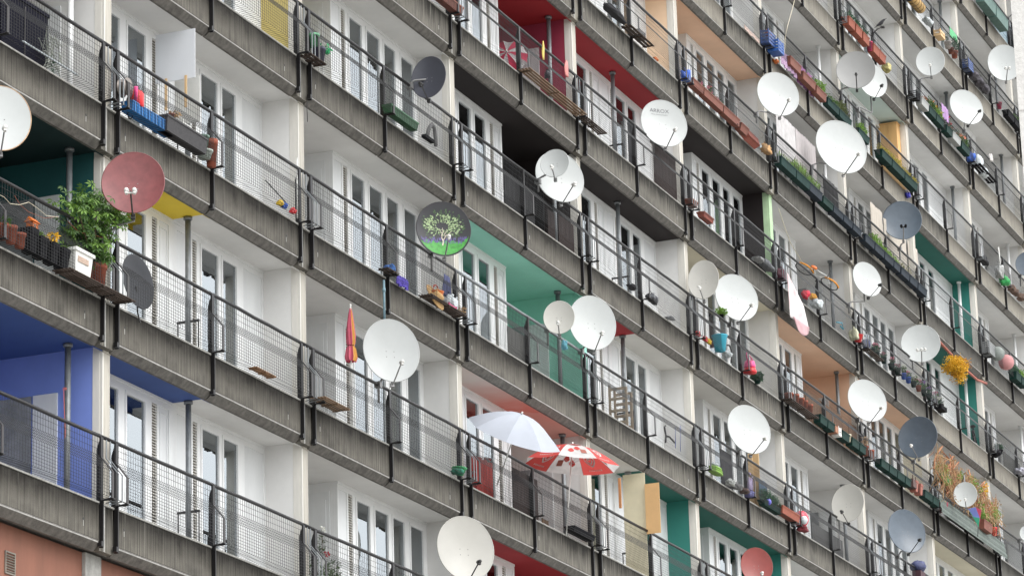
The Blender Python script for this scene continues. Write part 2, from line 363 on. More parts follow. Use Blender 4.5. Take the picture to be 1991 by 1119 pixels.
def window_wall(k, j, typ):
    u0 = U[k]; W = U[k+1]-u0; zf = V[j]+.30; zt = V[j+1]+.04; H = zt-zf
    a0, a1 = SPAN[typ]; a1 = a1 or W+.29
    root = empty('window_wall', (u0, .76, zf), parent=bld)
    fr = MB(); lo = MB(); gl = MB(); pn = MB(); cu = MB()
    s = (W-6.27)
    lay = [(t, a+(s if a > 3.2 and typ != 'R' else 0)-(.04 if t == 'p' else 0), b+(s if a > 3.2 and typ != 'R' else 0)+(.04 if t == 'p' else 0)) for t, a, b in LAY[typ]]
    e = a0; zb, zh = .10, H-.13
    for t, a, b in lay:
        if a > e: fr.box(e, a, 0, .06, zb, zh)
        if t == 'p':
            for q in ((a, a+.04, zb, zh), (b-.04, b, zb, zh), (a+.04, b-.04, zb, zb+.06), (a+.04, b-.04, zh-.055, zh)):
                fr.box(q[0], q[1], -.014, .05, q[2], q[3])
            MB().box(a+.041, b-.041, .018, .026, zb+.061, zh-.056).build('window_pane', GLASS, root)
        elif t == 'l':
            lo = MB(); lo.mi = 1; lo.box(a, b, .035, .06, zb, zh); lo.mi = 0
            n = int((zh-zb)/.042)
            for i in range(n):
                z = zb+.01+i*(zh-zb)/n; lo.add([(a, -.004, z), (b, -.004, z), (b, .034, z+.030), (a, .034, z+.030), (a, .004, z-.008), (b, .004, z-.008)], [(0, 1, 2, 3), (4, 5, 1, 0)])
            lo.build('louvre', [LOUV, SLOT], root)
        else:
            pn = MB(); pn.box(a, b, .012, .06, zb, zh)
            if t == 'd':
                for q in ((a+.04, a+.06, zb+.05, zh-.08), (b-.06, b-.04, zb+.05, zh-.08), (a+.06, b-.06, zh-.1, zh-.08)): pn.box(q[0], q[1], .004, .014, q[2], q[3])
            pn.build('infill_panel', PVC2, root)
        e = b
    fr.box(e, a1, 0, .06, zb, zh); fr.box(a0, a1, 0, .06, 0, zb); fr.box(a0, a1, -.0, .06, zh, H)
    fr.box(a0, a1, -.012, .0, H-.045, H-.001)
    # recess box side
    if typ == 'L':
        fr.box(a0, a0+.06, .061, 1.6, 0, H)
        pn = MB()
        for q in ((.14, .80), ):
            pn.box(a0-.02, a0-.002, q[0], q[1], .05, H-.16)
        pn.box(a0-.035, a0-.019, .2, .74, .12, H-.3); pn.build('balcony_door', PVC2, root)
    if typ == 'R': fr.box(a1-.06, a1, .061, 1.6, 0, H)
    fr.build('window_frame', PVC, root)
    # curtains hang behind each pane
    r_ = random.Random(k*13+j*5+3); ms = list(CURT)
    for i, (t, a, b) in enumerate([q for q in lay if q[0] == 'p']):
        cu.mi = r_.choices((0, 1, 2, 3), (1.3, 2.2, 4, 4))[0]; n = 10
        vs = []
        for q in range(n+1): x = a-.06+(b-a+.12)*q/n; y = .065+.018*math.sin(q*2.1+i)+(.0 if cu.mi else .05); vs += [(x, y, 0), (x, y, H)]
        cu.add(vs, [(2*q, 2*q+2, 2*q+3, 2*q+1) for q in range(n)], True)
    cu.mi = 0; cu.box(a0+.06, a1-.06, .35, .38, 0, H)
    cu.build('curtain', ms, root)

def cell(k, j):
    typ = TYPE[k]; u0 = U[k]; W = U[k+1]-u0; zc = V[j+1]+.045
    cl, cr, pt = PNT.get((k, j), ('white', 'white', 'white'))
    window_wall(k, j, typ)
    # painted ceiling, one sheet per flat
    split = 3.57 if typ == 'F' else None
    def sheet(a, b, c): MB().box(0, b-a, 0, 2.2, 0, .01).box(0, b-a, -.004, -.0005, -.082, .008).build('ceiling', PAINT[c], bld, (u0+a, .135, zc-.01))  # front strip added to cover the lip's dark back in window reflections
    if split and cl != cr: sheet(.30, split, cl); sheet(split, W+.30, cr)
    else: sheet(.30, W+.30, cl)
    # partition and pier at the right end
    x = W+.29; z0 = V[j]+.30; h = zc-.011-z0
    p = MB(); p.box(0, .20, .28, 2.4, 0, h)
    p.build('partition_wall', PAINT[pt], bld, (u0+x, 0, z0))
    pier = MB(); pc = PIERC.get((k, j)); pier.mi = 1; pier.box(0.002, .10, .127, .278, 0, h); pier.mi = 0; pier.box(.04, .21, .125, .277, 0, h); pier.box(.0, .21, .11, .13, h-.09, h-.0)
    pier.mi = 1; pier.box(-.006, .0, .17, .276, 0, h-.1)
    q = pier.build('pier', [PIER, PIERW], bld, (u0+x, 0, z0))
    if pc: q.data.materials[0] = PAINT[pc]; q.data.materials[1] = PAINT[pc]
    # recess
    if typ in 'LR':
        a, b = ((.5, 2.95) if typ == 'L' else (4.28, W+.29))
        mb = MB(); mb.box(a, b, 2.3, 2.4, 0, h)
        c = pt if typ == 'R' else 'white'
        o = mb.build('recess_wall', PAINT[c], bld, (u0, 0, z0))
    if typ == 'R':          # door and side light in the partition
        d = MB(); d.box(x-.03, x-.002, .82, 1.20, .02, 2.02); d.mi = 1; d.box(x-.02, x-.001, 1.24, 2.0, .02, 2.02)
        d.build('balcony_door', [PAINT['charcoal'] if (k, j) == (2, 3) else PVC2, CURT[0]], bld, (u0, 0, z0))
    # steel pipe column
    if typ != 'L':
        px = {'F': 3.56, 'R': 6.24, 'W': 6.35}[typ]; py = .49
        m = PVC if (k, j) in ((5, 6), (5, 5), (8, 6), (7, 5), (7, 4), (8, 5), (8, 4), (-1, 2)) else ZINC
        t = MB(); t.tube([(0, 0, 0), (0, 0, h)], .043, 12); t.tube([(0, 0, h-.05), (0, 0, h-.005)], .068, 12)
        if typ == 'F':
            pass
        pc_ = t.build('pipe_column', m, bld, (u0+px, py, z0))
        if typ == 'F':
            t = MB(); t.tube([(0, .17, -.0), (0, .17, .95)], .012, 6); t.tube([(0, -.17, .95), (0, -.17, 0)], .012, 6); t.box(-.012, .012, -.185, .185, .925, .96); t.build('pipe_frame', BARS, pc_)
    # floor screed seen from the side
for k in range(-2, 10):
    for j in range(0, 10):
        if visible(k, j): cell(k, j)
PARS = []
for k in range(-2, 10):
    for j in range(0, 11):
        u0, u1 = U[k], U[k+1]
        xs = [pxof((u, 0, V[j]+z)) for u in (u0, u1) for z in (-.05, 1.6)]
        if min(p[0] for p in xs) < 2100 and max(p[0] for p in xs) > (-420 if k == -2 else -110) and min(p[1] for p in xs) < 1220 and max(p[1] for p in xs) > -100:
            parapet(k, j); railing(k, j); PARS.append((k, j))
slab = MB()
for j in range(0, 12): slab.box(-12.9, 63.2, .135, 12, V[j]+.046, V[j]+.295)
slab.build('floor_slab', mat('slab_concrete', (.3, .29, .27), .9, scale=3), bld)
core = MB(); core.box(-12.9, 63.2, 2.41, 12, -12.4, 33); core.box(-12.9, 63.2, .9, 12, -12.4, -3.1); core.build('wall', PAINT['offwhite'], bld)
# terracotta clad storey under the lowest balconies
TER = mat('terracotta_cladding', (.24, .098, .062), .75, var=.2, scale=2.5, vscale=.7, bump=.1)
zt = V[0]-.02
for k in range(-2, 4):
    u0 = U[k]; W = U[k+1]-u0
    mb = MB(); mb.box(.52, W+.06, .30, .9, -3, .0)
    for zz in (-1.3, -2.2): mb.box(.52, W+.06, .296, .30, zz, zz+.012)
    mb.box(3.2, 3.212, .296, .30, -3, 0)
    c = mb.build('cladding_panel', [TER], bld, (u0, 0, zt))
    mb = MB(); mb.box(W+.07, W+.51, .25, .9, -3, 0); mb.build('cladding_pier', COPE, bld, (u0, 0, zt))
    vv = MB()
    for i in range(7): vv.prism([(.285, i*.035), (.295, i*.035), (.295, i*.035+.022), (.275, i*.035+.008)], 4.3, 4.52)
    vv.box(4.28, 4.3, .28, .297, -.03, .27); vv.box(4.52, 4.54, .28, .297, -.03, .27); vv.box(4.3, 4.52, .28, .297, -.03, -.01); vv.box(4.3, 4.52, .28, .297, .25, .27)
    if k == -1: vv.build('vent_grille', SLOT, bld, (u0, 0, zt-.62))

# ground far below and a neighbouring stair tower that clips the right edge of the view
g = MB(); g.add([(-900, -900, -11.7), (900, -900, -11.7), (900, 900, -11.7), (-900, 900, -11.7)], [(0, 1, 2, 3)])
go = g.build('ground', mat('paving_pale', (.34, .33, .31), .95, scale=.4)); tag(go, kind='structure')
d = ray(1976, 150).normalized(); P0 = CAM+d*(46/d.dot(FW))
tw = MB(); rt = Vector((RT.x, RT.y, 0)).normalized(); fw = Vector((d.x, d.y, 0)).normalized(); rt = Vector((fw.y, -fw.x, 0))
tm = Matrix(((rt.x, fw.x, 0, P0.x), (rt.y, fw.y, 0, P0.y), (0, 0, 1, 0), (0, 0, 0, 1)))
tw.box(0, 3.2, .0, 3.0, -11.7, 34)
for i in range(15): tw.box(-.001, 3.21, -.01, 3.01, -9+i*2.8, -8.985+i*2.8)
tw.xf(tm)
to = tw.build('stair_tower', mat('tower_render', (.56, .55, .53), .95, var=.15, scale=14, bump=.6)); tag(to, 'pale rendered concrete stair tower cut off by the right edge of the photo', 'tower')

# ================================================================== things on the balconies
M = mat
TERRA = M('terracotta', (.25, .065, .035), .8, var=.25, scale=14); TERRA2 = M('terracotta_brown', (.17, .055, .035), .75, var=.25, scale=9)
SOIL = M('soil', (.035, .025, .018), 1, scale=40); BLKP = M('black_plastic', (.008, .008, .010), .8, var=.3, spec=.12); DGRN = M('dark_green_plastic', (.007, .030, .024), .7, var=.4, scale=9, spec=.15)
GREYP = M('slate_plastic', (.020, .028, .038), .7, var=.4, scale=9, spec=.15); WHITEP = M('white_plastic', (.68, .68, .65), .5, var=.12, scale=9)
LEAF = M('leaf_green', (.07, .15, .03), .5, var=.5, scale=12, trans=.3); LEAFL = M('leaf_light', (.19, .34, .06), .5, var=.4, scale=12, trans=.35)
LEAFB = M('leaf_bluish', (.05, .13, .07), .5, var=.4, scale=14, trans=.25); STEM = M('stem_brown', (.10, .07, .04), .9, var=.4, scale=20)
DRY = M('dry_vine', (.56, .38, .21), .9, var=.45, scale=9, trans=.2); DRYR = M('dry_vine_russet', (.42, .19, .10), .9, var=.4, scale=9)
YEL = M('petal_yellow', (.72, .42, .02), .6, var=.3, scale=20, trans=.2); REDF = M('petal_red', (.65, .02, .04), .6, trans=.2); PINKF = M('petal_pink', (.75, .25, .35), .6, trans=.2)
WHF = M('petal_white', (.8, .8, .74), .6, trans=.2); ORF = M('petal_orange', (.7, .2, .06), .6, trans=.2); PURF = M('petal_purple', (.36, .22, .5), .6, trans=.2)
WOOD = M('weathered_wood', (.20, .13, .08), .85, var=.4, scale=20, vscale=4); WOODL = M('pale_wood', (.62, .42, .22), .7, var=.15, scale=4, vscale=1); WOODD = M('dark_wood', (.05, .033, .024), .85, var=.4, scale=15)
BLUE = M('blue_plastic', (.02, .09, .42), .5, var=.25, scale=9); CYAN = M('sky_blue_plastic', (.04, .38, .52), .45, var=.1); REDP = M('red_plastic', (.6, .015, .02), .4, var=.15)
PINKP = M('pink_plastic', (.75, .07, .25), .45, var=.15); YELP = M('yellow_plastic', (.75, .5, .03), .5); ORP = M('orange_plastic', (.55, .13, .015), .5); GRNP = M('green_plastic', (.03, .35, .12), .45, var=.2)
FOIL = M('clear_bag', (.55, .60, .62), .35, var=.3, scale=18, bump=.6); BLKB = M('black_bag', (.012, .014, .022), .3, var=.4, scale=14, bump=.7)
GREYM = M('bare_metal', (.4, .4, .4), .4, .6); DISHW = M('dish_white', (.46, .48, .475), .38, var=.05, scale=3); DISHC = M('dish_cream', (.46, .45, .415), .4, var=.05, scale=3); DISHG = M('dish_pale_grey', (.29, .29, .285), .4, var=.05, scale=3)
DISHS = M('dish_slate', (.085, .11, .14), .32, var=.15, scale=5); DISHD = M('dish_dark_grey', (.05, .053, .07), .4, var=.12, scale=5); DISHR = M('dish_maroon', (.21, .06, .062), .45, var=.25, scale=6); DISHR2 = M('dish_brick_red', (.24, .04, .032), .4, var=.12, scale=6)
ARMG = M('dish_arm_grey', (.22, .22, .22), .5, .4, var=.2); ARMD = M('dish_arm_dark', (.04, .04, .04), .5, .3)
REED = M('reed_mat_dark', (.035, .022, .02), .9, var=.6, scale=60, vscale=2); BLACKC = M('black_cloth', (.012, .012, .014), .95)

def spot(name, j, px, label, cat, y=-.10, z=.672, rz=0, group=None, zp=None):
    x = along(px, j, y, (zp if zp is not None else z+.1))
    return tag(empty(name, (x, y, V[j]+z), (0, 0, rz)), label, cat, group)
def leafcloud(mb, c, r, n, s, seed=0, asp=.45, droop=.3, shell=.35):
    rd = random.Random(seed)
    for _ in range(n):
        while True:
            p = Vector((rd.uniform(-1, 1), rd.uniform(-1, 1), rd.uniform(-1, 1)))
            if shell < p.length < 1: break
        lump = .75+.25*math.sin(p.x*5+seed)*math.cos(p.z*6+seed*.7)
        q = Vector((c[0]+p.x*r[0]*lump, c[1]+p.y*r[1]*lump, c[2]+p.z*r[2]*lump))
        d = (p+Vector((rd.uniform(-.8, .8), rd.uniform(-.8, .8), rd.uniform(-.6, .6)-droop))).normalized()
        w_ = d.cross(Vector((rd.uniform(-1, 1), rd.uniform(-1, 1), rd.uniform(-1, 1)))).normalized(); L = s*rd.uniform(.6, 1.25); nn = d.cross(w_)
        mb.add([q, q+d*L*.5+w_*L*asp*.5+nn*L*.06, q+d*L-nn*L*.12, q+d*L*.5-w_*L*asp*.5+nn*L*.06], [(0, 1, 2, 3)])
def stems(mb, base, tips, r=.004):
    for t_ in tips:
        m = [(base[i]+t_[i])/2+(.02 if i == 2 else .01) for i in range(3)]; mb.tube([base, m, t_], r, 4, False)
def greens(parent, L, h, seed, kind='leafy', mats=None, flowers=None, d=.07, z0=.13, dens=1.0, leaf=.05):
    rd = random.Random(seed); st = MB(); lf = MB(); n = max(2, int(L/.09*dens)); tips = []
    for i in range(n):
        x = L*(i+.5)/n+rd.uniform(-.03, .03); t_ = (x+rd.uniform(-.05, .05), rd.uniform(-d, d), z0+h*rd.uniform(.55, 1.1)); tips.append(t_)
        st.tube([(x, 0, z0-.01), ((x+t_[0])/2, t_[1]*.4, z0+.5*(t_[2]-z0)), t_], .0035, 4, False)
        if kind == 'leafy': leafcloud(lf, (t_[0], t_[1], z0+(t_[2]-z0)*.6), (.07, .07, h*.45), int(34*dens), leaf*1.15, seed+i, shell=.1)
        elif kind == 'grass':
            for _ in range(14):
                a = rd.uniform(0, 6.28); q = Vector((x, 0, z0)); e = Vector((x+math.cos(a)*.08, math.sin(a)*.07, z0+h*rd.uniform(.6, 1.1))); m_ = (q+e)/2+Vector((0, 0, .04)); w_ = Vector((.006, .003, 0))
                lf.add([q-w_, q+w_, m_+w_, e, m_-w_], [(0, 1, 2, 3, 4)])
    st.build('stem', STEM, parent); lf.build('foliage', mats or LEAF, parent)
    if flowers:
        fm, cnt = flowers; fl = MB()
        for i in range(cnt):
            t_ = tips[i*len(tips)//cnt]; leafcloud(fl, (t_[0], t_[1], t_[2]+.01), (.045, .045, .035), 22, .038, seed+50+i, asp=.9, shell=.2)
        fl.build('flower', fm, parent)
def trough(j, pa, pb, m, label, cat='planter', h=.15, d=.17, y=-.11, z=.672, plants=None, group='flower troughs in the railing baskets', tilt=0):
    xa, xb = along(pa, j, y, z+.08), along(pb, j, y, z+.08); L = max(.15, xb-xa)
    r = tag(empty('flower_trough', (xa, y, V[j]+z), (R(tilt), 0, 0)), label, cat, group)
    b = MB(); t = .02
    b.add([(t, -d/2+t, 0), (L-t, -d/2+t, 0), (L-t, d/2-t, 0), (t, d/2-t, 0), (0, -d/2, h), (L, -d/2, h), (L, d/2, h), (0, d/2, h),
           (.012, -d/2+.012, h), (L-.012, -d/2+.012, h), (L-.012, d/2-.012, h), (.012, d/2-.012, h), (.012, -d/2+.012, h-.03), (L-.012, -d/2+.012, h-.03), (L-.012, d/2-.012, h-.03), (.012, d/2-.012, h-.03)],
          [(3, 2, 1, 0), (0, 1, 5, 4), (1, 2, 6, 5), (2, 3, 7, 6), (3, 0, 4, 7), (4, 5, 9, 8), (5, 6, 10, 9), (6, 7, 11, 10), (7, 4, 8, 11), (8, 9, 13, 12), (9, 10, 14, 13), (10, 11, 15, 14), (11, 8, 12, 15)])
    b.box(-.008, L+.008, -d/2-.008, -d/2-.001, h-.028, h+.002); b.box(-.008, L+.008, d/2+.001, d/2+.008, h-.028, h+.002)
    b.box(-.008, -.001, -d/2-.001, d/2+.001, h-.028, h+.002); b.box(L+.001, L+.008, -d/2-.001, d/2+.001, h-.028, h+.002)
    b.build('trough', m, r)
    MB().box(.014, L-.014, -d/2+.014, d/2-.014, h-.05, h-.02).build('soil', SOIL, r)
    if plants: greens(r, L, z0=h-.02, **plants)
    return r
def pot(j, px, dia, h, m, label, cat='plant pot', y=-.10, z=.672, plants=None, group=None, square=False, name='plant_pot'):
    r = spot(name, j, px, label, cat, y, z, group=group); b = MB(); R1 = dia/2; n = 4 if square else 18
    prof = [(R1*.72, 0), (R1*.95, h*.8), (R1*1.04, h*.8), (R1*1.06, h), (R1*.94, h), (R1*.92, h*.88)]
    if square: prof = [(a*1.3, c) for a, c in prof]
    st = len(b.v); b.lathe(prof, n)
    if square: b.xf(Matrix.Rotation(R(45), 4, 'Z')); b.sm = set()
    b.build('pot', m, r)
    s = MB(); s.lathe([(R1*.9*(1.25 if square else 1), h*.86), (.001, h*.87)], n)
    if square: s.xf(Matrix.Rotation(R(45), 4, 'Z'))
    s.build('soil', SOIL, r)
    if plants:
        k = dict(plants); k.setdefault('d', dia*.4)
        e = empty('plant', (-dia*.45, 0, 0), parent=r); greens(e, dia*.9, z0=h*.85, **k)
    return r
def crumple(mb, c, rad, seed, n=26, neck=True, flat=.75):
    from mathutils import noise as NS
    off = Vector((seed*3.7, seed*1.3, seed*2.1)); m = n//2; vs = []
    for i in range(m+1):
        th = math.pi*i/m
        for k in range(n):
            a = 6.28318*k/n; d = Vector((math.sin(th)*math.cos(a), math.sin(th)*math.sin(a), math.cos(th)))
            q = 1+.55*NS.noise(d*1.3+off)+.30*NS.noise(d*3.1+off)+.20*abs(NS.noise(d*7+off))
            if neck and d.z > .45: q *= 1-.75*(d.z-.45)/.55*.9
            z = d.z*q*(1.25 if neck and d.z > 0 else 1)
            z = max(z, -flat+.06*NS.noise(d*5+off))
            vs.append((c[0]+rad[0]*q*d.x, c[1]+rad[1]*q*d.y, c[2]+rad[2]*z))
    mb.add(vs, [(i*n+k, (i+1)*n+k, (i+1)*n+(k+1) % n, i*n+(k+1) % n) for i in range(m) for k in range(n)], True)
def bag(j, px, rad, m, label, cat='bag', y=-.10, z=.672, seed=1, name='plastic_bag', handles=True, parts=None, rz=0):
    r = spot(name, j, px, label, cat, y, z, rz); b = MB(); crumple(b, (0, 0, rad[2]*.75), rad, seed, 26, handles); b.build('sack' if handles else 'folds', m, r)
    if handles:
        k = MB(); t = rad[2]*1.75
        for sg in (-1, 1): k.add([(0, -.01, t), (.02, .012, t), (sg*rad[0]*.5, .02, t+rad[2]*.35), (sg*rad[0]*.62, -.01, t+rad[2]*.22), (sg*rad[0]*.3, -.02, t-rad[2]*.05)], [(0, 1, 2, 3, 4)])
        k.build('knot', m, r)
    return r
def cloth(name, j, pa, pb, ztop, zbot, m, label, cat, y=-.03, folds=5, amp=.025, seed=0, taper=0, slant=0, group=None, over=True, th=.006):
    xa, xb = along(pa, j, y, ztop), along(pb, j, y, ztop); L = max(.06, xb-xa); nx, nz = max(8, folds*4), 10; H = ztop-zbot; rd = random.Random(seed); ph = rd.uniform(0, 6); vs = []
    if over: pre = [(-.0, .03, -.10), (0, .028, -.02), (0, 0, .035)]
    else: pre = []
    rows = nz+1+len(pre)
    for i in range(rows):
        for k in range(nx+1):
            s = k/nx
            if i < len(pre): vs.append((L*s, pre[i][1]*(1)+.03*0, pre[i][2])); continue
            q = (i-len(pre))/nz; wv = math.sin(s*folds*6.28+ph+q*1.3)*amp*(.3+.7*q)+math.sin(s*11+ph*2)*amp*.3
            x = L*(.5+(s-.5)*(1-taper*q))+slant*q+.01*math.sin(q*7+s*5)
            vs.append((x, -.03+wv if over else wv, -H*q-.012*math.sin(s*9+ph)*q))
    fs = [(i*(nx+1)+k, i*(nx+1)+k+1, (i+1)*(nx+1)+k+1, (i+1)*(nx+1)+k) for i in range(rows-1) for k in range(nx)]
    b = MB(); b.add(vs, fs, True); o = b.build(name, m, None, (xa, y, V[j]+ztop)); tag(o, label, cat, group)
    md = o.modifiers.new('thick', 'SOLIDIFY'); md.thickness = th; return o
def crate(j, px, L, h, d, m, label, cat='crate', y=-.10, z=.672, slats=4, name='crate', rz=0):
    r = spot(name, j, px, label, cat, y, z, rz); b = MB(); t = .008
    b.box(0, L, -d/2, d/2, 0, t)
    for i in range(slats):
        z0 = t+.004+(h-t)*i/slats; z1 = z0+(h-t)/slats*.68
        b.box(0, L, -d/2, -d/2+t, z0, z1); b.box(0, L, d/2-t, d/2, z0, z1); b.box(0, t, -d/2+t, d/2-t, z0, z1); b.box(L-t, L, -d/2+t, d/2-t, z0, z1)
    for x in (0, L-.02):
        for yy in (-d/2-.003, d/2-.017): b.box(x-.003, x+.023, yy, yy+.02, 0, h+.003)
    b.build('crate_body', m, r); return r
def dish(cx, cy, w_, h_, lx, m, label, Y=-.28, anchor=None, arm=ARMG, lnb='one', text=None, el=8, art=False, mastm=None, j=None, rust=False):
    C = at(cx, cy, Y); k = mpp(C); phi = math.asin(max(-.62, min(.62, (lx-cx)/w_/.6)))
    hx = Vector((-FW.x, -FW.y, 0)).normalized(); rx = Vector((RT.x, RT.y, 0)).normalized()
    # heading to this dish from the camera rather than the frame centre
    tc = Vector((CAM.x-C.x, CAM.y-C.y, 0)).normalized(); rx = Vector((-tc.y, tc.x, 0)); hx = tc
    if rx.dot(RT) < 0: rx = -rx
    nh = hx*math.cos(phi)+rx*math.sin(phi); n = (nh*math.cos(R(el))+Vector((0, 0, math.sin(R(el))))).normalized()
    ax = Vector((0, 0, 1)).cross(n).normalized()
    if ax.dot(RT) < 0: ax = -ax
    ay = n.cross(ax).normalized()
    if ay.z < 0: ay = -ay
    Dw = w_*k/math.cos(phi); Dt = h_*k/math.cos(R(el+18)); a, b = Dw/2, Dt/2
    Mx = Matrix(((ax.x, ay.x, n.x), (ax.y, ay.y, n.y), (ax.z, ay.z, n.z))).to_4x4()
    if j is None: j = min(range(0, 11), key=lambda q: abs(C.z-.30-(V[q]+ZR)))
    r = tag(empty('satellite_dish', C), label, 'satellite dish', 'satellite dishes clamped to the balcony railings')
    r.matrix_world = Matrix.Translation(C) @ Mx
    dp = .17*a
    def zf(x, y): return dp*((x/a)**2+(y/b)**2)-dp*.6
    mb = MB(); rings = 10; n_ = 48
    for side in (0, 1):
        o = -.012*side; vs = [(0, 0, zf(0, 0)+o)]; fs = []
        for i in range(1, rings+1):
            for q in range(n_):
                t = 6.28318*q/n_; x, y = a*i/rings*math.cos(t), b*i/rings*math.sin(t); vs.append((x, y, zf(x, y)+o))
        for q in range(n_): fs.append((0, 1+q, 1+(q+1) % n_))
        for i in range(rings-1):
            for q in range(n_): fs.append((1+i*n_+q, 1+(i+1)*n_+q, 1+(i+1)*n_+(q+1) % n_, 1+i*n_+(q+1) % n_))
        if side: fs = [f[::-1] for f in fs]
        mb.add(vs, fs, True)
    mb.build('reflector', m, r)
    rim = MB(); rim.tube([(a*math.cos(6.28318*q/48), b*math.sin(6.28318*q/48), dp*.4-.006) for q in range(49)], .008*max(1, a/.4), 6, False)
    rim.build('rim', m if not rust else M('rust_stained_rim', (.5, .33, .2), .7, var=.6, scale=5), r)
    A = MB(); L = .56*Dw; s = -.47*Dt; y0 = -b-.03
    lp = Vector((0, s*.82, L)); A.tube([(0, y0+.005, -.04), (0, y0, .03), lp], .011*max(1, a/.4), 4)
    A.box(-.03, .03, y0-.035, y0+.03, -.07, -.02)
    A.build('feed_arm', arm, r)
    B = MB()
    offs = {'one': (0,), 'two': (-.055, .055), 'three': (-.11, 0, .09)}[lnb]
    for q in offs:
        B.tube([lp+Vector((q, -.0, .055)), lp+Vector((q, .01, -.03))], .03, 10); B.tube([lp+Vector((q, .012, -.03)), lp+Vector((q, .022, -.075))], .036, 10, True, .022)
        B.box(q-.018, q+.018, s*.82-.05, s*.82-.01, L-.01, L+.05)
    if len(offs) > 1: B.box(offs[0], offs[-1], s*.82-.035, s*.82-.022, L-.012, L+.012)
    B.build('receiver_head', {'one': WHITEP if arm is not ARMD else ARMD}.get(lnb, BLKP if m is DISHS else WHITEP), r)
    bk = MB(); bk.box(-.07, .07, -.09, .09, zf(0, 0)-.06, zf(0, 0)-.013); bk.build('back_bracket', BARS, r)
    # bolts on the face
    bo = MB()
    for q in ((-.14, -.08), (.14, -.08), (-.14, -.26), (.14, -.26)):
        x, y = q[0]*a, q[1]*b+.1*b; bo.box(x-.006, x+.006, y-.006, y+.006, zf(x, y)+.001, zf(x, y)+.005)
    bo.build('bolt', ARMG, r)
    # mast standing on the handrail
    ms = C-n*(dp*.6+.09); zr = V[j]+ZR; mm = MB()
    inv = r.matrix_world.inverted()
    if anchor is None: zt_ = max(zr+.03, C.z-.12); p = [Vector((ms.x, .0, zr-.3)), Vector((ms.x, 0.0, zr+.0)), Vector((ms.x, ms.y*.5, min(zt_, zr+.12))), Vector((ms.x, ms.y, min(zt_, zr+.14))), Vector((ms.x, ms.y, C.z-.02))]; cl = Vector((ms.x, 0, zr))
    else:
        ua = along(anchor, j, 0, ZR); cl = Vector((ua, 0, zr)); yy = ms.y; p = [Vector((ua, .0, zr-.2)), Vector((ua, 0, zr+.05)), Vector((ua+.05*(ms.x-ua), yy*.3, zr+.09)), Vector((ms.x, yy, zr+.16)), Vector((ms.x, yy, C.z-.02))]
    mm.tube([inv @ q for q in p], .02, 8)
    st = len(mm.v); mm.box(-.045, .045, -.05, .05, -.05, .05); mm.xf(inv @ Matrix.Translation(cl), st)
    mm.build('mast', mastm or ARMG, r)
    return r, a, b, zf

# ---- dishes (centre x, y, width, height, receiver x in photo pixels)
dish(1, 231, 117, 126, 9, DISHW, 'large white dish with rust running from its rim, cut by the left edge', arm=ARMG, rust=True)
dish(259, 356, 121, 117, 254, DISHR, 'faded maroon dish with two white receivers beside the bushy plant', lnb='two', arm=ARMD, Y=-.52)
dish(834, 151, 66, 80, 820, DISHD, 'dark grey dish in front of the white wall beside the black ceiling', anchor=797, Y=-.3, arm=ARMD)
dish(1087, 345, 92, 96, 1112, DISHW, 'big white dish behind a smaller one, before the black loggia', anchor=1075)
dish(1079, 318, 55, 53, 1073, DISHW, 'small white dish held on an arm in front of a bigger white one', Y=-.42, anchor=1046)
rA = dish(1290, 241, 88, 90, 1310, DISHW, 'white dish with small grey lettering near its top, under the red ceiling')
rT = dish(862, 446, 105, 104, 872, M('dish_print_ground', (.03, .03, .035), .5), 'dish printed with a green tree on a dark ground', arm=ARMG)
dish(760, 682, 108, 118, 779, DISHW, 'largest plain white dish right of the folded pink parasol', arm=GREYM)
dish(904, 1066, 109, 118, 928, DISHC, 'large off-white dish at the bottom edge left of a red ceiling', arm=ARMD)
dish(1087, 617, 60, 62, 1085, DISHC, 'small cream dish in front of the mint green loggia')
dish(1151, 628, 90, 102, 1168, DISHW, 'big white dish beside a small one at the mint green loggia')
dish(1368, 544, 59, 73, 1360, DISHC, 'cream dish tucked behind the left of a bigger white dish above the blue bucket')
dish(1431, 579, 81, 87, 1456, DISHW, 'white dish above the sky blue bucket, right one of two', Y=-.2)
dish(1455, 835, 81, 90, 1481, DISHW, 'white dish above the light green bag and pale timber boards')
dish(1471, 1099, 61, 66, 1480, DISHR2, 'brick red dish at the bottom edge below the dark green ceiling')
dish(1512, 184, 79, 84, 1531, DISHW, 'white dish hanging left of the white bed sheets', Y=-.38, anchor=1470)
dish(1664, 137, 75, 72, 1664, DISHG, 'pale grey dish overlapping a white one below the crow', Y=-.42, anchor=1634, arm=ARMD)
dish(1696, 157, 54, 66, 1711, DISHW, 'white dish half hidden behind a pale grey one', Y=-.22, anchor=1668, arm=ARMD)
dish(1634, 287, 95, 101, 1663, DISHW, 'very large white dish with a forked arm left of the wooden cupboard', Y=-.6, anchor=1579, arm=GREYM)
dish(1809, 120, 55, 56, 1808, DISHW, 'small round white dish under the rolled wicker mat', Y=-.3, anchor=1788)
dish(1878, 209, 62, 66, 1899, DISHW, 'white dish above the pink and red geraniums', Y=-.12, arm=ARMD)
dish(1953, 123, 64, 70, 1958, DISHW, 'white dish cut off by the concrete tower', lnb='two', Y=-.5)
dish(1975, 18, 18, 36, 1978, DISHW, 'white dish seen as a sliver beside the tower at the top right')
dish(1754, 429, 75, 73, 1756, DISHS, 'slate blue dish with two black receivers in front of cream sheets', lnb='two', Y=-.15)
dish(1685, 543, 53, 64, 1706, DISHW, 'white dish on a curved arm right of the hanging bicycle', Y=-.4, anchor=1650, arm=ARMD)
dish(1790, 668, 75, 70, 1791, DISHW, 'white dish with three receivers left of the yellow bush', lnb='three')
dish(1685, 779, 73, 78, 1708, DISHW, 'white dish in front of the peach loggia with green troughs')
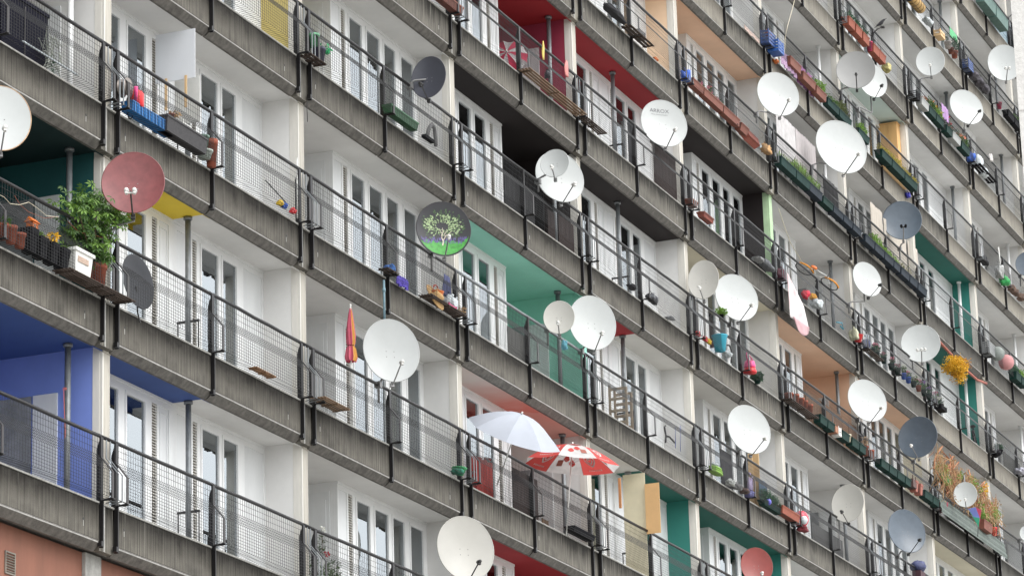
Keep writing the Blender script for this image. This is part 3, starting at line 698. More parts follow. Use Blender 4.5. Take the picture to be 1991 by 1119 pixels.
dish(1785, 850, 75, 76, 1772, DISHS, 'slate blue dish with a cream receiver left of the withered vines', Y=-.2)
dish(1649, 978, 62, 69, 1637, DISHC, 'cream dish right of the red ball above grey mesh', arm=ARMD)
dish(1762, 1032, 70, 79, 1783, DISHS, 'slate dish with pale runs at the bottom right above the navy bag', arm=ARMD)
dish(1877, 961, 45, 46, 1876, DISHW, 'small white dish in front of the withered vines', Y=-.6, anchor=1856)
dish(1998, 513, 46, 46, 1996, DISHS, 'slate dish cut by the right edge beside the green net bag')
dish(1998, 1036, 30, 30, 1998, DISHW, 'tiny white dish cut by the right edge near the bottom')

# lettering on the white dish
def text_on(rt_, s, size, x, y, name='lettering', m=None):
    r, a, b, zf = rt_
    cu = bpy.data.curves.new(name, 'FONT'); cu.body = s; cu.size = size; cu.align_x = 'CENTER'; cu.resolution_u = 3
    o = bpy.data.objects.new(name, cu); COL.objects.link(o); bpy.context.view_layer.update()
    me = bpy.data.meshes.new_from_object(o.evaluated_get(bpy.context.evaluated_depsgraph_get())); bpy.data.objects.remove(o)
    for v in me.vertices: v.co.x = v.co.x*1.15+x; v.co.y += y; v.co.z = zf(v.co.x, v.co.y)+.004
    q = bpy.data.objects.new(name, me); COL.objects.link(q); q.parent = r; me.materials.append(m or M('lettering_grey', (.16, .16, .17), .6)); return q
text_on(rA, 'ARROX', rA[1]*.22, -rA[1]*.12, rA[2]*.50)
text_on(rA, 'Vision Communication', rA[1]*.07, -rA[1]*.12, rA[2]*.40)
# tree picture on the printed dish
r, a, b, zf = rT
def onr(pts, q=.004): return [(x*a, y*b, zf(x*a, y*b)+q) for x, y in pts]
t = MB(); rd = random.Random(3)
gr = [(-.93+i*1.86/24, 0) for i in range(25)]
vs = []
for x, _ in gr:
    yb = -math.sqrt(max(0, .96**2-x*x)); top = min(-.42+.05*math.sin(x*9)+rd.uniform(-.05, .06), .9)
    top = max(top, yb+.005); vs += onr([(x, yb), (x, (yb+top)/2), (x, top)])
t.add(vs, [(3*i+k, 3*i+3+k, 3*i+4+k, 3*i+1+k) for i in range(24) for k in (0, 1)])
t.build('printed_grass', M('print_grass', (.06, .33, .05), .5, var=.5, scale=14, vscale=30), r)
t = MB()
for i in range(110):
    x = rd.uniform(-.88, .88); y = -.44+rd.uniform(-.1, .10)
    if x*x+y*y > .84: continue
    e = onr([(x, y), (x+.018, y+.02), (x+.03*(x), y+.13), (x-.018, y+.02)], .0055+rd.random()*.002); t.add(e, [(0, 1, 2, 3)])
t.build('printed_flowers', M('print_violet', (.12, .10, .27), .5, var=.4, scale=20), r)
t = MB()
def stroke(pts, w0, w1):
    n = len(pts); vs = []
    for i, (x, y) in enumerate(pts):
        q = pts[min(i+1, n-1)]; p = pts[max(i-1, 0)]; dx, dy = q[0]-p[0], q[1]-p[1]; l = math.hypot(dx, dy); w_ = w0+(w1-w0)*i/(n-1)
        vs += onr([(x-dy/l*w_, y+dx/l*w_), (x+dy/l*w_, y-dx/l*w_)], .008)
    t.add(vs, [(2*i, 2*i+1, 2*i+3, 2*i+2) for i in range(n-1)])
stroke([(-.05, -.58), (-.01, -.42), (-.06, -.28), (-.03, -.12), (-.14, .02)], .024, .008); stroke([(-.02, -.38), (.07, -.25), (.05, -.12), (.16, 0)], .018, .008); stroke([(-.07, -.2), (.0, -.05), (-.02, .1)], .02, .008)
stroke([(.07, -.22), (.22, -.12), (.3, -.02)], .015, .006)
t.build('printed_trunk', M('print_bark', (.62, .55, .45), .5, var=.3, scale=20), r)
for nm, mm, ct, of in (('printed_leaves', M('print_leaf', (.40, .52, .28), .5, var=.5, scale=25), 230, 0), ('printed_leaves', M('print_leaf_dark', (.07, .14, .05), .5, var=.5, scale=25), 260, 1)):
    t = MB()
    for i in range(ct):
        an = rd.uniform(0, 6.28); rr = rd.uniform(.18, .62)**1; x = -.02+rr*math.cos(an)*(1.08 if not of else 1.3); y = .16+rr*math.sin(an)*(.62 if not of else .85)
        if y < -.14 and abs(x) < .3: continue
        if x*x+y*y > .85: continue
        d = Vector((x, y-.1)).normalized(); s = rd.uniform(.03, .075)*(.7+rr); p = Vector((-d.y, d.x))*s*.35
        e = onr([(x, y), (x+d.x*s*.6+p.x, y+d.y*s*.6+p.y), (x+d.x*s*1.3, y+d.y*s*1.3), (x+d.x*s*.6-p.x, y+d.y*s*.6-p.y)], .004+.002*(1-of)+rd.random()*.0015); t.add(e, [(0, 1, 2, 3)])
    t.build(nm, mm, r)

# ---- parasols
def parasol(apex, foot, Rr, hgt, mats, label, n=8, sag=.06, rot=0, name='parasol', ribs=True, pole_m=None, scal=.0):
    apex, foot = Vector(apex), Vector(foot); zax = (apex-foot).normalized(); xax = zax.cross(Vector((0, 1, 0))).normalized(); yax = zax.cross(xax)
    Mx = Matrix(((xax.x, yax.x, zax.x), (xax.y, yax.y, zax.y), (xax.z, yax.z, zax.z))).to_4x4()
    r = tag(empty(name, foot), label, 'parasol'); r.matrix_world = Matrix.Translation(foot) @ Mx
    L = (apex-foot).length
    def surf(t, s):      # t angle, s 0..1
        sec = (t/(6.28318/n)) % 1; edge = 1-(1-math.cos(3.14159/n))*math.sin(sec*math.pi)
        q = Rr*s*(edge-.03*math.sin(sec*math.pi)*s); z = L-hgt*(1-math.cos(s*1.25))/(1-math.cos(1.25))-.02*math.sin(sec*math.pi)*s
        return (q*math.cos(t+rot), q*math.sin(t+rot), z)
    for g in range(n):
        b = MB(); K, Q = 6, 7; vs = []
        for i in range(K+1):
            for k in range(Q+1): vs.append(surf(6.28318/n*(g+k/Q*.9999), max(.004, i/K)))
        b.add(vs, [(i*(Q+1)+k, (i+1)*(Q+1)+k, (i+1)*(Q+1)+k+1, i*(Q+1)+k+1) for i in range(K) for k in range(Q)], True)
        b.build('canopy_panel', mats[g % len(mats)], r)
    b = MB()
    for g in range(n):
        t = 6.28318/n*g+1e-4; pts = [Vector(surf(t, s))-Vector((0, 0, .006)) for s in (.01, .25, .5, .75, 1)]; b.tube(pts, .003, 4)
        b.tube([(0, 0, L-hgt*.95), Vector(surf(t, .5))-Vector((0, 0, .008))], .002, 4)
    b.build('rib', GREYM, r)
    b = MB(); b.tube([(0, 0, -.0), (0, 0, L+.03)], .013, 8); b.tube([(0, 0, L+.0), (0, 0, L+.05)], .018, 8); b.build('pole', pole_m or WHITEP, r)
    return r, surf
FABW = M('parasol_white', (.58, .62, .70), .8, var=.06, scale=2, trans=.35); FABR = M('parasol_red', (.64, .09, .08), .75, var=.08, scale=2, trans=.35); FABW2 = M('parasol_offwhite', (.70, .69, .68), .8, trans=.35)
k_ = mpp(at(1015, 850, -.2))
A_ = at(1014, 805, -.42); F_ = A_-(UP*math.cos(R(19))+RT*math.sin(R(19))-FW*.16).normalized()*1.35
parasol(A_, F_, 95*k_, 42*k_, [FABW], 'open white parasol tilting to the right in front of the pink ceiling', rot=.2)
k_ = mpp(at(1112, 900, -.2))
um, sf = parasol(at(1113, 864, -.28), at(1101, 1040, -.1), 97*k_, 40*k_, [FABR, FABW2], 'open red and white ice cream parasol with strawberry pictures', rot=.12+.785)
# prints on the red and white parasol: heart swirls, white splash and fruit
def onp(t, s, off=.004):
    x, y, z = sf(t, s); return Vector((x, y, z))
def printed(name, g, shape, m, c=(.5, .72), sc=(.5, .3), both=True):
    for q in ((.006, -.006) if both else (.006,)):
        b = MB(); vs = [onp(6.28318/8*(g+min(.97, max(.03, c[0]+x*sc[0]))), min(.985, max(.05, c[1]+y*sc[1])))+Vector((0, 0, q)) for x, y in shape]
        n = len(vs); ce = sum(vs, Vector())/n; b.add(vs+[ce], [(i, (i+1) % n, n) for i in range(n)]); b.build(name, m, um)
def ringed(name, g, f, m, w_=.05, c=(.5, .7), sc=(.4, .3), N_=40):
    for q in (.009, -.009):
        b = MB(); vs = []
        for i in range(N_):
            x, y = f(i/(N_-1)); x2, y2 = f(min(1, i/(N_-1)+.01)); dx, dy = x2-x, y2-y; l = math.hypot(dx, dy) or 1
            for sg in (-1, 1): vs.append(onp(6.28318/8*(g+c[0]+(x-sg*dy/l*w_)*sc[0]), c[1]+(y+sg*dx/l*w_)*sc[1])+Vector((0, 0, q)))
        b.add(vs, [(2*i, 2*i+1, 2*i+3, 2*i+2) for i in range(N_-1)]); b.build(name, m, um)
def heart(t, s=1):
    a = t*6.28318; return (s*.6*math.sin(a)**3, -s*(.5*math.cos(a)-.2*math.cos(2*a)-.08*math.cos(3*a)))
blobp = [(math.cos(a)*(1+.12*math.sin(3*a)), math.sin(a)*(1+.1*math.cos(4*a))) for a in [i*6.28318/20 for i in range(20)]]
for g in range(8):
    if g % 2 == 0:
        ringed('printed_heart', g, heart, FABW2, .07, c=(.5, .66), sc=(.42, .24)); ringed('printed_heart', g, lambda t: heart(t, .5), FABW2, .06, c=(.5, .66), sc=(.42, .24))
        for i in range(8): printed('printed_lettering', g, [(-.3, -.5), (.3, -.5), (.3, .5), (-.3, .5)], FABW2, c=(.27+i*.065, .90), sc=(.05, .035))
    else:
        printed('printed_splash', g, [(-1, -.9), (-.55, -.5), (-.1, -1.05), (.3, -.45), (.9, -.95), (1, .2), (-1, .2)], FABR, c=(.5, .34), sc=(.45, .3))
        printed('printed_strawberry', g, blobp, FABR, c=(.3, .72), sc=(.11, .08)); printed('printed_strawberry', g, blobp, FABR, c=(.55, .60), sc=(.13, .09))
        printed('printed_chocolate', g, [(-1, -1), (1, -.7), (.8, 1), (-.9, .8)], M('print_brown', (.35, .12, .09), .7), c=(.76, .74), sc=(.1, .09))
for o in um.children: pass
# folded pink parasol
k_ = mpp(at(684, 650, -.05)); tip = at(685, 592, -.05); ft = at(685, 830, .02)
r = tag(empty('folded_parasol', ft), 'folded pink parasol with orange stripe standing at the railing', 'parasol'); L = (tip-ft).length; zx = (tip-ft)
def star(z, q, tw, n=8):
    out = []
    for i in range(32):
        a = i/32*6.28318; rr = q*(1+.28*math.cos(n*a+tw)); out.append((rr*math.cos(a), rr*math.sin(a), z))
    return out
def fold(sec, name, m, a0, a1):
    b = MB(); prof = [(L, .006), (L-.12, .028), (L-.3, .05), (L-.5, .065), (L-.62, .062), (L-.66, .045), (L-.72, .07), (L-.85, .09), (L-.92, .075)]; rings = []
    for z, q in prof: rings.append([star(z, q, z*5)[i % 32] for i in range(a0, a1+1)])
    w_ = a1-a0+1; vs = [p for g in rings for p in g]; b.add(vs, [(i*w_+k, (i+1)*w_+k, (i+1)*w_+k+1, i*w_+k+1) for i in range(len(prof)-1) for k in range(w_-1)], True); b.build(name, m, r)
PK = M('parasol_pink', (.66, .13, .20), .75, var=.2, scale=8, trans=.2); OG = M('parasol_orange', (.70, .36, .08), .75, trans=.2)
fold(0, 'folded_canopy', PK, 0, 20); fold(0, 'folded_canopy', OG, 20, 24); fold(0, 'folded_canopy', PK, 24, 32)
b = MB(); b.tube([(0, 0, 0), (0, 0, L)], .014, 8); b.blob((0, 0, L+.015), (.02, .02, .025), 1, 10, 0); b.build('pole', WHITEP, r)
b = MB(); b.tube([(.052*math.cos(a/3), .052*math.sin(a/3), L-.66) for a in range(20)], .006, 5); b.build('tie_strap', BLKP, r)
# striped parasol lying open inside the red loggia
stripes = [M('stripe_crimson', (.36, .012, .05), .8, trans=.2), M('stripe_white', (.40, .38, .38), .8, trans=.2)]
P1 = at(984, 108, .8); parasol(P1+Vector((-.12, -.06, .02)), P1+Vector((.75, .3, -.35)), .42, .14, stripes, 'crimson and white striped parasol lying open behind the mesh of the red loggia', n=12, rot=.3)

# ---- boards standing across the balconies
def board(name, px0, py0, px1, pyb, Yf, depth, m, label, cat='board', j=0, th=.012, battens=False):
    F = at(px0, py0, Yf); B = at(px0, pyb, Yf); r = tag(empty(name, (F.x, Yf, B.z)), label, cat); b = MB(); b.box(0, th, 0, depth, 0, F.z-B.z); b.build('panel', m, r)
    if battens:
        for y in (depth*.2, depth*.7): q = MB(); q.box(-.02, -.001, y, y+.035, -.45, .05); q.build('batten', WOODL, r)
    return r
BRDW = M('board_white', (.63, .65, .68), .5, var=.06, scale=1)
board('privacy_screen', 379, 55, 0, 150, -.04, .66, BRDW, 'white privacy board standing above the railing beside the black box planter', 'screen', battens=True)
board('privacy_screen', 388, 146, 0, 236, .06, .42, M('board_offwhite', (.58, .58, .55), .6, var=.1), 'cream lower board under the white privacy board', 'screen')
board('partition_board', 1253, 918, 0, 1119, .02, .46, M('board_cream', (.66, .60, .43), .7, var=.1, scale=3), 'tall cream chipboard partition right of the red and white parasol', 'screen')
board('partition_board', 1281, 937, 0, 1032, -.29, .30, M('board_tan', (.66, .41, .19), .7, var=.1, scale=3), 'tan wooden board fixed in front of the cream partition', 'screen')
board('wood_strip', 1206, 928, 0, 985, -.0, .05, M('strip_orange_wood', (.45, .2, .08), .7), 'narrow orange brown wood strip left of the cream partition', 'plank', th=.03)
# pale timber boards on the sixth bay
board('timber_board', 1474, 872, 0, 985, .05, .14, WOODL, 'left of two pale timber boards standing under a white dish', 'plank', th=.03)
board('timber_board', 1462, 880, 0, 975, .18, .10, M('pale_wood_b', (.66, .47, .27), .7, var=.15, scale=4, vscale=1), 'shorter pale timber board leaning beside a longer one', 'plank', th=.03)
# cupboards against partitions
def cupboard(k, j, dep, y0, hgt, m, label, name='cupboard', xoff=.29, th=.3, z0=.30):
    x = U[k+1]+xoff-.002; r = tag(empty(name, (x, y0, V[j]+z0)), label, 'cupboard'); b = MB(); b.box(-th, 0, 0, dep, 0, hgt); b.box(-th-.02, .0, -.02, dep+.02, hgt, hgt+.03); b.build('carcass', m, r)
    for i in (0, 1): d_ = MB(); d_.box(-th-.018, -th-.002, dep*i/2+.006, dep*(i+1)/2-.006, .03, hgt-.01); d_.build('door', m, r)
    h_ = MB(); h_.box(-th-.03, -th-.018, dep/2-.04, dep/2-.03, hgt*.45, hgt*.52); h_.build('handle', GREYM, r); return r
cupboard(6, 6, .50, .29, 2.42, M('cupboard_orange_wood', (.70, .42, .17), .55, var=.15, scale=3, vscale=.5), 'tall orange wooden cupboard under the pale aqua ceiling')
cupboard(5, 6, .36, .62, 1.9, PVC2, 'white cupboard behind the white pipe above the purple cloth')
def reed(j, pa, pb, z0, z1, label, m, y=.06, name='reed_mat', cat='mat'):
    xa, xb = along(pa, j, y, (z0+z1)/2), along(pb, j, y, (z0+z1)/2); r = MB(); L = xb-xa; n = int(L/.03)
    for i in range(n): r.box(L*i/n, L*(i+.8)/n, 0, .012, 0, z1-z0)
    r.box(0, L, .012, .02, .05, .08); r.box(0, L, .012, .02, z1-z0-.1, z1-z0-.07)
    return tag(r.build(name, m, None, (xa, y, V[j]+z0)), label, cat)
reed(1, 998, 1047, .35, 1.42, 'dark brown slatted mat behind the mesh under the white parasol', REED)
reed(2, 988, 1030, .35, 1.18, 'dark grey mat behind the mesh under the mint ceiling', M('reed_grey', (.10, .10, .095), .9, var=.4, scale=40, vscale=2))
reed(3, 982, 1040, .35, 1.3, 'black mat behind the mesh in the black loggia', M('reed_black', (.02, .02, .022), .9, var=.4, scale=40, vscale=2))
reed(4, 1272, 1316, .35, 1.62, 'dark brown blind behind the mesh under the lettered white dish', REED)
reed(4, 1223, 1239, .35, 1.6, 'narrow charcoal blind left of the lettered white dish', M('blind_charcoal', (.045, .045, .05), .9, var=.3, scale=40, vscale=2))
reed(3, 1066, 1080, .35, 1.2, 'narrow dark shutter below the pair of white dishes', REED)
reed(3, 1087, 1117, .35, 1.25, 'wide dark shutter left of the post in the black loggia', REED)
reed(2, 1403, 1425, .35, 1.45, 'charcoal blind above the light green bag', M('blind_charcoal', (.045, .045, .05), .9))
reed(2, 1580, 1640, .35, 1.1, 'dark folded sun blind right of the red ball', M('blind_grey', (.10, .10, .10), .9, var=.4, scale=30))
reed(4, 1952, 1985, .35, 1.15, 'dark grey mat behind the mesh beside the white flowers', M('reed_grey', (.10, .10, .095), .9))
reed(3, 1568, 1640, .35, 1.4, 'brown reed mat behind the terracotta pots of the peach loggia', M('reed_brown', (.20, .115, .07), .9, var=.5, scale=60, vscale=2))
reed(3, 1652, 1668, .35, 1.4, 'brown reed mat behind the green troughs below a white dish', M('reed_brown', (.20, .115, .07), .9))
reed(8, 1886, 1925, .35, 1.3, 'grey mesh screen above the pile of dark bundles', M('reed_grey', (.10, .10, .095), .9))

# ---- row by row clutter. storey 2, first bays
b_ = spot('storage_box', 2, 36, 'black cabinet behind the mesh in the top left corner', 'cabinet', y=.5, z=.32); q = MB(); q.box(-.9, .35, -.25, .25, 0, 1.25); q.box(-.92, .37, -.27, .27, 1.25, 1.3); q.build('carcass', M('navy_black', (.006, .006, .014), .8, spec=.12), b_); q = MB(); q.box(-.3, -.28, -.262, -.25, .1, 1.2); q.build('handle', BARS, b_)
r = spot('wire_sculpture', 2, 100, 'tangled grey wire bundle hanging behind the mesh left of the white pipe', 'wire bundle', y=.1, z=.95); rd = random.Random(8); q = MB()
for i in range(9): q.tube([(rd.uniform(-.25, .25), rd.uniform(-.08, .08), rd.uniform(-.3, .35)) for _ in range(6)], .006, 4)
q.build('wire', M('pale_wire', (.3, .32, .28), .6), r); q = MB(); leafcloud(q, (0, 0, -.15), (.12, .06, .2), 40, .05, 4); q.build('foliage', LEAFB, r)
r = spot('clothes_horse', 2, 98, 'flat silver oval rack lying in the basket of the top left balcony', 'drying rack', z=.70); q = MB()
pts = [(.72*math.copysign(abs(math.cos(a))**.5, math.cos(a)), .08*math.sin(a), .05+.06*math.sin(a)) for a in [i*6.28318/28 for i in range(29)]]; q.tube(pts, .014, 6)
for i in range(9): q.tube([(-.6+i*.15, -.075, 0), (-.6+i*.15, .075, .1)], .005, 4)
q.build('rack', M('silver_tube', (.42, .46, .48), .35, .6), r)
r = spot('cable_reel', 2, 243, 'grey metal reel with loose black cable above the blue box', 'cable reel', z=.78); q = MB()
q.tube([(.0, -.05, .22), (0, .05, .22)], .09, 14); q.tube([(0, -.06, .22), (0, -.05, .22)], .14, 16); q.tube([(0, .05, .22), (0, .06, .22)], .14, 16); q.build('reel', M('scuffed_metal', (.25, .22, .2), .5, .5, var=.5), r)
q = MB(); q.tube([(.1*math.cos(a*.5)+.2, .03, .0+.18*math.sin(a*.5)) for a in range(14)], .008, 5); q.tube([(.1, 0, .2), (.22, -.02, -.05), (.1, 0, -.12)], .008, 5); q.build('cable', BLKP, r)
r = spot('watering_can', 2, 264, 'red and pink watering can on the blue tray', 'watering can', z=.80, rz=.5); q = MB(); q.lathe([(.10, 0), (.12, .02), (.12, .2), (.09, .25), (.07, .25)], 18); q.build('body', REDP, r)
q = MB(); q.tube([(-.1, 0, .05), (-.22, 0, .14), (-.28, 0, .22)], .022, 8, True, .03); q.build('spout', PINKP, r); q = MB(); q.tube([(.1, 0, .2), (.2, 0, .2), (.2, 0, .06), (.11, 0, .04)], .012, 6); q.build('handle', REDP, r)
q = spot('storage_tub', 2, 247, 'long bright blue tray in the basket under a red watering can', 'tray'); g = MB(); g.prism([(-.085, 0), (.085, 0), (.095, .14), (-.095, .14)], 0, 1.28); g.prism([(-.10, .141), (.10, .141), (.10, .155), (-.10, .155)], -.01, 1.29)
for i in range(12): g.box(.05+i*.105, .07+i*.105, -.103, -.09, .0, .14)
g.build('tub', M('bright_blue', (.01, .13, .36), .5, var=.2), q)
trough(2, 314, 392, M('black_planter', (.035, .033, .035), .7, var=.4, scale=20), 'large black planter box beside the terracotta pots under the white board', h=.24, d=.20, y=-.14)
pot(2, 333, .10, .12, TERRA2, 'tiny pot with a dried tan flower on the black planter', z=.93, plants=dict(h=.08, seed=2, mats=DRY, leaf=.05))
r = crate(2, 349, .26, .11, .12, WHITEP, 'small white box on the black planter', z=.92, slats=1, name='small_box')
trough(2, 364, 386, TERRA, 'short terracotta trough behind the black planter', h=.12, d=.13, z=.86, y=-.05)
pot(2, 394, .2, .17, M('glazed_green', (.10, .17, .13), .4, var=.5, scale=25), 'green glazed pot left of the tall terracotta pot', z=.84)
pot(2, 398, .24, .13, M('glazed_pale', (.35, .40, .36), .4, var=.5, scale=25), 'white mottled bowl under the green glazed pot', z=.675)
pot(2, 411, .19, .42, TERRA, 'tall terracotta pot at the middle post right of the black planter', z=.60, y=-.12)
# storey 1, plants at the left edge
RG = 'terracotta pots at the left edge'
pot(1, 3, .2, .2, TERRA, 'terracotta pot cut by the left edge of the photo', z=.68, plants=dict(h=.12, seed=3))
pot(1, 21, .17, .24, TERRA, 'taller terracotta pot second from the left edge', z=.68)
pot(1, 38, .17, .20, TERRA, 'terracotta pot left of the black pots', z=.68)
for i, (px, lb) in enumerate([(56, 'tallest black pot under an orange lantern'), (76, 'second black pot with a yellow flower nearby'), (97, 'third black pot from the left with yellow leaves'), (118, 'black pot left of the white tub with a spiky green plant')]):
    pot(1, px, .21, .34 if i == 0 else .29, BLKP, lb, z=.675, plants=None if i == 0 else dict(h=.16, seed=20+i, mats=(LEAFL if i != 2 else YEL), leaf=.06), square=True)
r = spot('lantern', 1, 63, 'orange house shaped lantern standing on a black pot', 'lantern', z=1.02); q = MB(); q.box(-.07, .07, -.05, .05, 0, .1); q.add([(-.1, -.07, .1), (.1, -.07, .1), (.1, .07, .1), (-.1, .07, .1), (-.1, 0, .17), (.1, 0, .17)], [(0, 1, 5, 4), (2, 3, 4, 5), (1, 2, 5), (3, 0, 4), (3, 2, 1, 0)]); q.build('roof_and_body', ORP, r); q = MB(); q.box(-.04, .0, -.054, -.051, .03, .07); q.build('opening', SLOT, r)
r = spot('storage_tub', 1, 148, 'big white plastic tub below the bushy plant', 'tub', z=.66, y=-.10); q = MB(); q.add([(-.2, -.1, 0), (.2, -.1, 0), (.2, .1, 0), (-.2, .1, 0), (-.24, -.13, .36), (.24, -.13, .36), (.24, .13, .36), (-.24, .13, .36)], [(3, 2, 1, 0), (0, 1, 5, 4), (1, 2, 6, 5), (2, 3, 7, 6), (3, 0, 4, 7), (4, 5, 6, 7)]); q.box(-.26, .26, -.15, .15, .33, .375); q.build('tub', WHITEP, r)
q = MB(); q.box(-.17, .12, -.128, -.121, .19, .27); q.build('faded_print', M('faded_brown_print', (.45, .33, .26), .7, var=.4, scale=50), r)
pot(1, 176, .18, .33, TERRA, 'terracotta pot behind the right side of the white tub', z=.70, y=-.02)
pot(1, 190, .25, .36, TERRA, 'large terracotta pot at the post under the bushy plant', z=.66, plants=dict(h=.25, seed=9, dens=2), y=-.1)
# umbrella tree
r = spot('umbrella_plant', 1, 172, 'tall bushy green umbrella plant leaning over the railing beside a maroon dish', 'plant', z=.95, y=.02); q = MB()
k_ = mpp(at(185, 430, 0)); base = Vector(r.location); rd = random.Random(4); tr = MB(); TR_ = []
for cx, cy, rr in ((150, 400, .28), (185, 392, .25), (214, 400, .22), (226, 415, .18), (170, 425, .3), (205, 425, .28), (150, 440, .25), (185, 455, .3), (165, 480, .25), (195, 490, .2), (140, 465, .2), (232, 425, .12)):
    c = at(cx, cy, rd.uniform(-.25, .1))-base; TR_.append(c)
    tr.tube([(0.1, 0, -.15), (c.x*.5+.1, c.y*.5, c.z*.5), c], .012, 5, True, .006)
    for _ in range(int(40*rr/.25)):
        p = Vector((rd.gauss(0, 1), rd.gauss(0, 1), rd.gauss(0, 1))).normalized()*rr*rd.uniform(.3, 1.25)+c; n = (Vector((rd.uniform(-.5, .5), rd.uniform(-.9, -.1), rd.uniform(.2, 1)))).normalized(); u = n.cross(Vector((1, .3, 0))).normalized(); v = n.cross(u); nl = 7; q.mi = 1 if rd.random() < .35 else 0
        for i in range(nl):
            a = i/nl*6.28318+rd.random()*.3; d_ = (u*math.cos(a)+v*math.sin(a)); w_ = (u*-math.sin(a)+v*math.cos(a))*.018; s = rd.uniform(.075, .11)
            q.add([p+d_*.012, p+d_*s*.6+w_-n*.01, p+d_*s-n*.035, p+d_*s*.6-w_-n*.01], [(0, 1, 2, 3)])
q.build('foliage', [LEAF, LEAFL], r); tr.build('trunk', STEM, r)
r = spot('hose', 1, 40, 'loose cream and red cord hanging over the mesh at the left edge', 'cord', y=-.05, z=1.5)
q = MB(); pts = [at(x, y, -.06)-Vector(r.location) for x, y in ((-20, 370), (8, 383), (20, 396), (38, 398), (56, 393), (72, 404), (90, 419), (114, 422))]; q.tube(pts, .0045, 5); q.build('cream_cord', M('cream_cord', (.55, .5, .38), .7), r)
q = MB(); pts = [at(x, y, -.05)-Vector(r.location) for x, y in ((28, 380), (40, 399), (56, 412), (86, 424), (112, 421))]; q.tube(pts, .003, 5); q.tube([at(x, y, -.05)-Vector(r.location) for x, y in ((132, 430), (150, 448), (170, 457), (186, 458), (205, 463))], .004, 5); q.build('red_cord', M('rust_cord', (.35, .1, .05), .7), r)
# slatted shelf under the basket at the first double post
def shelf(j, pa, pb, m, label, z=.655, d=.24, n=5, y=-.11, name='slatted_shelf', cat='shelf', tilt=0):
    xa, xb = along(pa, j, y, z), along(pb, j, y, z); r = tag(empty(name, (xa, y, V[j]+z), (R(tilt), 0, 0)), label, cat); L = xb-xa; b = MB()
    for i in range(n): b.box(0, L, -d/2+i*d/n, -d/2+(i+.7)*d/n, -.012, 0)
    b.build('slat', m, r); b = MB()
    for s in (.05, .5, .93): b.box(L*s, L*s+.03, -d/2, d/2-.01, -.028, -.0125)
    b.build('batten', m, r); return r
shelf(1, 118, 246, WOODD, 'dark slatted wooden shelf below the terracotta pots at the first double post', n=6, d=.3, y=-.16)
shelf(1, 615, 665, WOOD, 'weathered brown pallet lying in the basket below the folded parasol', n=6, d=.3, y=-.17, z=.70, tilt=0)
shelf(4, 1018, 1130, WOOD, 'long brown wooden plank under the basket of the red loggia', n=4, d=.26, y=-.15)
shelf(4, 1131, 1172, WOODD, 'short dark board under the basket right of the long brown plank', n=4, d=.2, y=-.13)
shelf(5, 1216, 1262, WOODD, 'dark board under the basket above the red ceiling', n=3, d=.25, y=-.14)
shelf(2, 825, 895, WOODD, 'dark slatted shelf carrying the blue bags', n=5, d=.26, y=-.14)
shelf(3, 1455, 1500, WOODD, 'dark shelf with scraps left of the maroon cloth', n=4, d=.2, y=-.12, z=.66) if False else None
shelf(3, 1527, 1582, WOODD, 'dark slatted shelf below the row of small terracotta pots', n=5, d=.26, y=-.14)
shelf(1, 490, 528, M('orange_wood', (.36, .2, .1), .8, var=.4, scale=14), 'small orange brown slatted wood piece in the basket', n=5, d=.16, z=.69)
shelf(4, 1683, 1712, WOODD, 'dark board below the first pink flower pots', n=4, d=.2, y=-.12)
shelf(2, 744, 766, WOODD, 'small dark brown tray at the middle post', n=3, d=.2, z=.69)
# round grey leaning dish inside the basket, blue scarf, pipe frame bits
r = spot('satellite_dish', 1, 262, 'dark grey dish stored edge on inside the basket beside the double post', 'satellite dish', z=.72, y=-.09, group='satellite dishes clamped to the balcony railings')
q = MB(); st = len(q.v); q.lathe([(.001, -.05), (.12, -.046), (.25, -.03), (.36, 0), (.375, .0), (.26, -.05), (.12, -.066), (.001, -.07)], 32, cap=False); q.xf(Matrix.Translation((.1, 0, .37)) @ Matrix.Rotation(R(-8), 4, 'Z') @ Matrix.Rotation(R(84), 4, 'X') @ Matrix.Scale(1.08, 4, (0, 1, 0)), st); q.build('reflector', M('dish_charcoal', (.018, .02, .026), .6), r); q = MB(); q.tube([(.1, .03, .3), (.18, .05, -.05), (.2, .02, -.2)], .012, 5); q.build('feed_arm', ARMD, r)
# white stick
r = spot('broom_stick', 2, 578, 'thin white stick leaning on the railing above the small toys', 'stick', y=-.02, z=.7); q = MB(); q.tube([(0, 0, 0), (.08, .03, 1.02)], .013, 6); q.build('stick', WHITEP, r)
for px, m, lb in ((545, YELP, 'small yellow toy in the basket'), (553, BLUE, 'small blue toy beside a yellow one'), (570, REDP, 'small red toy at the double post')):
    r = spot('toy', 2, px, lb, 'toy'); q = MB(); q.blob((0, 0, .05), (.08, .05, .045), px, 10, .25); q.box(-.09, -.04, -.03, .03, 0, .04); q.build('toy_body', m, r)
r = spot('stick', 2, 520, 'dark straight rod lying in the basket left of the toys', 'stick', z=.75); q = MB(); q.tube([(-.25, -.09, .12), (.45, -.09, -.03)], .01, 5); q.build('rod', BARS, r)
